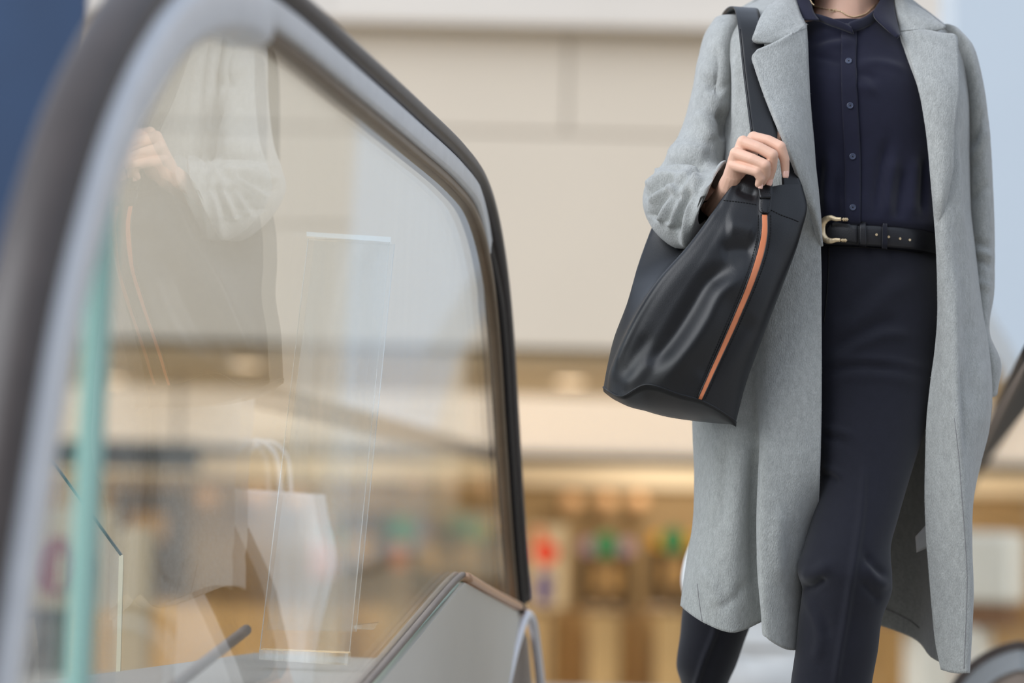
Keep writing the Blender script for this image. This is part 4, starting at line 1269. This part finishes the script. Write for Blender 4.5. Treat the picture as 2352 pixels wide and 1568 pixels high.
rings_r = [
    (2158, 62, 2206, 84, 4.06, 0.045), (2180, 100, 2232, 120, 4.05, 0.060), (2192, 160, 2246, 165, 4.045, 0.066), (2200, 240, 2260, 240, 4.05, 0.070), (2205, 330, 2270, 330, 4.055, 0.070),
    (2205, 430, 2276, 430, 4.06, 0.070), (2205, 520, 2280, 520, 4.06, 0.068), (2207, 600, 2281, 600, 4.06, 0.066), (2212, 680, 2279, 680, 4.055, 0.064),
    (2222, 745, 2268, 745, 4.045, 0.060), (2226, 780, 2270, 775, 4.04, 0.058), (2232, 845, 2296, 835, 4.035, 0.056), (2236, 905, 2286, 896, 4.035, 0.050, 2, 0, -0.012)]
gr_ = rings_grid(rings_r, 110, 10)
gr_ = fold(gr_, [([(2225, 345), (2245, 300), (2262, 250)], 10, -0.007), ([(2232, 370), (2255, 330), (2268, 290)], 9, 0.005),
                 ([(2228, 470), (2250, 440), (2275, 425)], 10, -0.005), ([(2232, 555), (2255, 560), (2280, 570)], 8, -0.006), ([(2235, 600), (2258, 600), (2280, 615)], 8, -0.006),
                 ([(2238, 640), (2262, 655), (2278, 660)], 8, 0.005), ([(2240, 575), (2260, 582), (2280, 592)], 8, 0.005)], True, True)
grid_obj('sleeve', gr_, M['wool'], coat, closed=True, thick=0.0045, offset=-1)

# lapels and collar
lapel = leaf('lapel',
     [(1794, 100, 3.866), (1756, 113, 3.852), (1735, 120, 3.847), (1727, 130, 3.845), (1734, 156, 3.838), (1756, 219, 3.820), (1783, 283, 3.796), (1801, 324, 3.790), (1822, 380, 3.802), (1845, 445, 3.830), (1868, 505, 3.858), (1884, 566, 3.886)],
     [(1850, 55, 3.905), (1851, 70, 3.898), (1852, 86, 3.892), (1853, 100, 3.888), (1854, 134, 3.882), (1857, 212, 3.872), (1862, 283, 3.866), (1866, 324, 3.864), (1870, 380, 3.864), (1877, 445, 3.866), (1882, 505, 3.869), (1885, 566, 3.886)],
     90, 18, M['wool'], coat, 0.0065, 0.010)
leaf('collar', [(1794, -2, 3.985), (1778, 8, 3.96), (1765, 16, 3.935), (1744, 48, 3.888), (1732, 78, 3.862), (1728, 88, 3.857), (1735, 97, 3.856), (1762, 100, 3.860), (1793, 98, 3.868)],
     [(1822, -45, 4.00), (1824, -20, 3.975), (1827, 0, 3.955), (1834, 25, 3.93), (1841, 42, 3.915), (1845, 50, 3.908), (1848, 55, 3.904), (1850, 60, 3.90), (1850, 66, 3.898)],
     50, 16, M['wool'], coat, 0.0065, 0.008)
leaf('lapel',
     [(2132, 72, 3.942), (2165, 79, 3.942), (2194, 83, 3.945), (2199, 112, 3.932), (2202, 198, 3.900), (2199, 236, 3.892), (2195, 265, 3.888), (2191, 300, 3.886), (2189, 340, 3.885), (2187, 385, 3.884), (2174, 450, 3.886), (2156, 535, 3.906)],
     [(2068, 76, 3.935), (2074, 90, 3.928), (2082, 110, 3.920), (2090, 135, 3.912), (2108, 198, 3.892), (2117, 236, 3.888), (2122, 265, 3.886), (2128, 300, 3.885), (2133, 345, 3.885), (2137, 390, 3.885), (2144, 460, 3.888), (2152, 540, 3.906)],
     90, 18, M['wool'], coat, 0.0060, 0.008)
leaf('collar', [(2076, -20, 4.0), (2100, 13, 3.985), (2130, 32, 3.970), (2156, 52, 3.958), (2171, 64, 3.952), (2158, 69, 3.948), (2133, 71, 3.944)],
     [(2050, -45, 3.99), (2053, -8, 3.972), (2056, 18, 3.960), (2060, 38, 3.950), (2063, 50, 3.946), (2066, 62, 3.942), (2068, 74, 3.938)],
     40, 14, M['wool'], coat, 0.0060, 0.006)
# edge stitching and seams
seam_line('edge_seam', ct, [(2192, 960), (2202, 1050), (2209, 1140), (2216, 1230), (2221, 1320), (2219, 1420), (2214, 1535)], 0.0005, M['seam'], coat, 0.0002, 3.88)
seam_line('side_seam', ct, [(1602, 1340), (1606, 1380), (1613, 1426)], 0.0006, M['seam'], coat, 0.0002, 3.9)
seam_line('hem_seam', ct, [(2032, 1396), (2062, 1410), (2092, 1426), (2112, 1442)], 0.0009, M['seam'], coat, 0.0004, 4.18)
# care label inside
leaf('care_label', [(2136, 1195, 3.965), (2102, 1232, 3.965)], [(2140, 1254, 3.965), (2105, 1269, 3.965)], 6, 6, M['tagwhite'], coat, 0.001)

# short wool nap standing on the coat cloth
def nap(obs, n, L0=0.0022, wd=0.00022):
    dg = bpy.context.evaluated_depsgraph_get()
    C0, NN, A = [], [], []
    for o in obs:
        me = o.evaluated_get(dg).to_mesh()
        me.calc_loop_triangles()
        co = np.empty(len(me.vertices) * 3); me.vertices.foreach_get('co', co); co = co.reshape(-1, 3)
        tri = np.empty(len(me.loop_triangles) * 3, int); me.loop_triangles.foreach_get('vertices', tri); tri = tri.reshape(-1, 3)
        C0.append(co[tri])
    T = np.concatenate(C0)
    cr = np.cross(T[:, 1] - T[:, 0], T[:, 2] - T[:, 0]); ar = np.linalg.norm(cr, axis=1)
    nn = cr / np.maximum(ar, 1e-12)[:, None]
    rs = np.random.RandomState(3)
    k = rs.choice(len(T), n, p=ar / ar.sum())
    u, v = rs.rand(n, 1), rs.rand(n, 1); fl_ = (u + v) > 1; u = np.where(fl_, 1 - u, u); v = np.where(fl_, 1 - v, v)
    p = T[k, 0] + u * (T[k, 1] - T[k, 0]) + v * (T[k, 2] - T[k, 0]); m = nn[k]
    dn = np.array([0, 0, -1.0]) + rs.normal(0, 0.55, (n, 3)); dn -= m * (dn * m).sum(1, keepdims=True)
    dn /= np.maximum(np.linalg.norm(dn, axis=1, keepdims=True), 1e-6)
    dr = dn + m * rs.uniform(0.15, 0.75, (n, 1)); dr /= np.linalg.norm(dr, axis=1, keepdims=True)
    sd = np.cross(dr, m); sd /= np.maximum(np.linalg.norm(sd, axis=1, keepdims=True), 1e-6)
    ln = L0 * rs.uniform(0.5, 1.4, (n, 1))
    base = p - m * 0.0002
    V = np.stack([base - sd * wd, base + sd * wd, base + dr * ln], 1).reshape(-1, 3)
    me = bpy.data.meshes.new('wool_nap')
    me.vertices.add(3 * n); me.vertices.foreach_set('co', V.ravel())
    me.loops.add(3 * n); me.loops.foreach_set('vertex_index', np.arange(3 * n))
    me.polygons.add(n); me.polygons.foreach_set('loop_start', np.arange(0, 3 * n, 3)); me.polygons.foreach_set('loop_total', np.full(n, 3))
    me.update(calc_edges=True)
    o = link('wool_nap', me, M['nap'], coat); o['kind'] = 'stuff'
    return o
nap([coat] + [c for c in coat.children if c.name.split('.')[0] in ('sleeve', 'lapel', 'collar')], 330000)

# ================================================================ the bag
k0 = [(1506, 500, 3.955), (1488, 545, 3.945), (1465, 610, 3.920), (1440, 700, 3.885), (1412, 780, 3.872), (1396, 850, 3.862), (1388, 890, 3.858)]
ks = [(1664, 446, 3.85), (1651, 465, 3.875), (1631, 500, 3.888), (1574, 578, 3.880), (1509, 646, 3.835), (1456, 726, 3.806), (1418, 804, 3.80), (1398, 860, 3.815), (1393, 895, 3.822)]
kr = [(1676, 432, 3.772), (1660, 455, 3.768), (1640, 490, 3.762), (1582, 570, 3.752), (1522, 640, 3.748), (1470, 720, 3.748), (1430, 800, 3.755), (1406, 860, 3.772), (1400, 899, 3.79)]
k2 = [(1698, 412, 3.774), (1668, 500, 3.752), (1617, 590, 3.738), (1557, 680, 3.734), (1502, 770, 3.736), (1456, 850, 3.742), (1430, 909, 3.755)]
k3 = [(1722, 398, 3.776), (1705, 500, 3.750), (1665, 600, 3.736), (1612, 700, 3.728), (1557, 790, 3.726), (1510, 850, 3.730), (1485, 883, 3.736)]
k4 = [(1742, 404, 3.774), (1735, 510, 3.748), (1712, 610, 3.736), (1665, 730, 3.727), (1612, 830, 3.725), (1560, 905, 3.731)]
k5 = [(1757, 428, 3.765), (1756, 500, 3.748), (1744, 575, 3.740), (1718, 660, 3.734), (1660, 790, 3.730), (1606, 918, 3.736)]
k6 = [(1797, 424, 3.775), (1806, 500, 3.760), (1787, 600, 3.754), (1748, 720, 3.748), (1692, 840, 3.748), (1650, 940, 3.754)]
k7 = [(1842, 424, 3.80), (1853, 475, 3.792), (1840, 530, 3.788), (1794, 660, 3.785), (1749, 780, 3.785), (1713, 880, 3.788), (1690, 970, 3.79)]
k8 = [(1820, 432, 3.825), (1822, 520, 3.838), (1772, 680, 3.845), (1722, 800, 3.845), (1682, 900, 3.845), (1652, 971, 3.84)]
k9 = [(1740, 445, 3.83), (1700, 540, 3.86), (1642, 700, 3.868), (1582, 820, 3.868), (1547, 900, 3.868), (1520, 953, 3.865)]
k10 = [(1610, 480, 3.95), (1565, 560, 3.95), (1522, 680, 3.915), (1472, 800, 3.90), (1442, 870, 3.89), (1434, 922, 3.88)]
gbag = cols_grid([k0, ks, kr, k2, k3, k4, k5, k6, k7, k8, k9, k10], 170, 16, True)
bagf = [
    ([(1655, 468), (1620, 520), (1582, 570), (1522, 640), (1472, 718), (1432, 798), (1410, 852)], 7, 0.003, 0.08),
    ([(1742, 592), (1700, 640), (1655, 680), (1625, 740), (1585, 800), (1530, 862), (1490, 885)], 28, 0.012, 0.25),
    ([(1690, 610), (1630, 645), (1590, 705), (1545, 775), (1480, 850)], 22, -0.008, 0.2),
    ([(1735, 720), (1690, 770), (1640, 830), (1600, 880)], 26, -0.005, 0.2),
    ([(1665, 520), (1700, 522), (1740, 535)], 24, 0.005), ([(1650, 580), (1690, 572), (1738, 575)], 20, -0.005),
    ([(1690, 430), (1715, 442), (1740, 448)], 10, -0.004), ([(1500, 822), (1465, 862), (1428, 895)], 16, 0.003),
    ([(1500, 760), (1450, 830), (1420, 875)], 16, -0.003)]
gbag = fold(gbag, bagf, True, True)
bag = empty('tote_bag', (float(gbag[..., 0].mean()), float(gbag[..., 1].mean()), float(gbag[..., 2].min())))
tag(bag, 'black leather tote bag with an orange stripe hanging from the shoulder', 'bag')
bbody = grid_obj('bag_body', gbag, M['leather'], bag, closed=True)
nsb = 16
last = gbag[-1]
front = last[:8 * nsb + 1]
back = np.concatenate([last[8 * nsb:], last[:1]])[::-1]
tk = np.linspace(0, 1, len(front)); tb = np.linspace(0, 1, len(back))
back = np.stack([np.interp(tk, tb, back[:, k]) for k in range(3)], 1)
gbt_ = np.array([front + (back - front) * s + np.array([0, 0, -0.006 * math.sin(math.pi * s)]) for s in np.linspace(0, 1, 9)])
grid_obj('bag_base', gbt_, M['leather'], bag, thick=0.002)
tube('piping', front, 0.0016, M['leather'], bag, 8)
bagt = bvh_of(bbody)
# orange stripe with its black welts and stitching
SL = [(1749, 494), (1748, 530), (1738, 580), (1711, 660), (1656, 790), (1602, 915)]
SR = [(1763, 494), (1763, 535), (1755, 582), (1727, 662), (1670, 793), (1612, 918)]
grid_obj('orange_stripe', drape_grid(bagt, SL, SR, 60, 5, 0.0010, 3.75), M['stripe'], bag, thick=0.0012)
seam_line('stripe_welt', bagt, SL, 0.0014, M['leather'], bag, 0.0008, 3.75)
seam_line('stripe_welt', bagt, SR, 0.0014, M['leather'], bag, 0.0008, 3.75)
off = lambda l, d: [(x + d, y) for x, y in l]
stitches('stitching', bagt, off(SL, -7), M['thread'], bag, 6.5, 4.4, 0.0007, 0.0006, 3.75)
stitches('stitching', bagt, off(SR, 7), M['thread'], bag, 6.5, 4.4, 0.0007, 0.0006, 3.75)
stitches('stitching', bagt, [(1662, 460), (1690, 463), (1720, 467), (1741, 471)], M['thread'], bag, 6.5, 4.4, 0.0007, 0.0006, 3.75)
stitches('stitching', bagt, [(1770, 482), (1795, 494), (1820, 503), (1838, 511)], M['thread'], bag, 6.5, 4.4, 0.0007, 0.0006, 3.75)
# strap tab
tabl = [(1752, 432), (1746, 450), (1743, 470), (1744, 485), (1750, 490)]
tabr = [(1772, 432), (1772, 450), (1770, 470), (1768, 486), (1762, 492)]
gtab = drape_grid(bagt, tabl, tabr, 26, 9, 0.0030, 3.75)
grid_obj('strap_tab', gtab, M['leather'], bag, thick=0.0028)
tabtree = bvh_of(bag.children[-1])
stitches('stitching', tabtree, [(1752, 442), (1748, 470), (1751, 484), (1762, 487), (1767, 470), (1769, 443), (1753, 441)], M['thread'], bag, 5, 3.2, 0.0006, 0.0004, 3.745)
# straps
def ribbon(name, L, R, th, parent):
    a = spline(PP(L), 10); b_ = spline(PP(R), 10)
    g = np.stack([a + (b_ - a) * s for s in np.linspace(0, 1, 7)], 1)
    o = grid_obj(name, g, M['leather'], parent, thick=th)
    return o
ribbon('strap', [(1745, 455, 3.752), (1738, 410, 3.766), (1730, 350, 3.784), (1724, 303, 3.800), (1716, 241, 3.830), (1705, 152, 3.858), (1696, 67, 3.885), (1690, 30, 3.925), (1684, 17, 3.97), (1668, 22, 4.03), (1655, 50, 4.11), (1655, 150, 4.20), (1650, 380, 4.24)],
       [(1771, 455, 3.752), (1776, 410, 3.768), (1783, 350, 3.782), (1785, 305, 3.796), (1774, 241, 3.828), (1761, 152, 3.856), (1751, 67, 3.880), (1745, 34, 3.925), (1740, 22, 3.97), (1725, 24, 4.05), (1710, 50, 4.12), (1708, 150, 4.205), (1700, 380, 4.24)], 0.0034, bag)
ribbon('strap', [(1797, 430, 3.80), (1795, 390, 3.812), (1790, 350, 3.826), (1786, 300, 3.84), (1770, 230, 3.86), (1745, 140, 3.88)],
       [(1843, 430, 3.805), (1826, 390, 3.818), (1810, 350, 3.832), (1800, 300, 3.846), (1790, 230, 3.862), (1775, 140, 3.882)], 0.0034, bag)
for i, ch in enumerate([c for c in bag.children if c.name.startswith('strap') and 'tab' not in c.name][:1]):
    st = bvh_of(ch)
    seam_line('strap_edge', st, [(1699, 67), (1708, 152), (1719, 241), (1727, 300)], 0.0011, M['leather'], bag, 0.0004, 3.85)

# ================================================================ white carrier bag standing behind her
YB = 4.52
wgc = []
ol = [(1606, 1165), (1592, 1225), (1570, 1290), (1564, 1335), (1574, 1390), (1590, 1480), (1600, 1560), (1605, 1890)]
orr = [(1930, 1165), (1950, 1230), (1965, 1300), (1970, 1345), (1965, 1400), (1960, 1480), (1955, 1560), (1945, 1890)]
rg = [(a[0], a[1], b_[0], b_[1], YB, 0.045 + 0.012 * math.sin(i), 3.0) for i, (a, b_) in enumerate(zip(ol, orr))]
gw = rings_grid(rg, 40, 5)
gw = fold(gw, [([(1700, 1450), (1740, 1480), (1790, 1470)], 14, 0.012), ([(1690, 1500), (1740, 1510), (1800, 1500)], 14, -0.012), ([(1760, 1440), (1770, 1500), (1765, 1560)], 9, 0.010),
               ([(1680, 1555), (1750, 1560), (1830, 1556)], 5, 0.010), ([(1720, 1430), (1715, 1500), (1700, 1550)], 12, -0.008)], True, True)
wb_ = empty('carrier_bag', (float(gw[..., 0].mean()), YB, 0.0))
tag(wb_, 'white carrier bag standing on the floor behind the person', 'bag')
grid_obj('bag_body', gw, M['whitebag'], wb_, closed=True, caps=True)
for dy in (-0.03, 0.03):
    a = P(1700, 1170, YB + dy); b_ = P(1840, 1170, YB + dy); top = (a + b_) / 2 + np.array([0, 0, 0.10])
    tube('handle', spline([a, a * 0.7 + top * 0.3 + np.array([0, 0, 0.045]), top, b_ * 0.7 + top * 0.3 + np.array([0, 0, 0.045]), b_], 6), 0.004, M['whitebag'], wb_, 8)
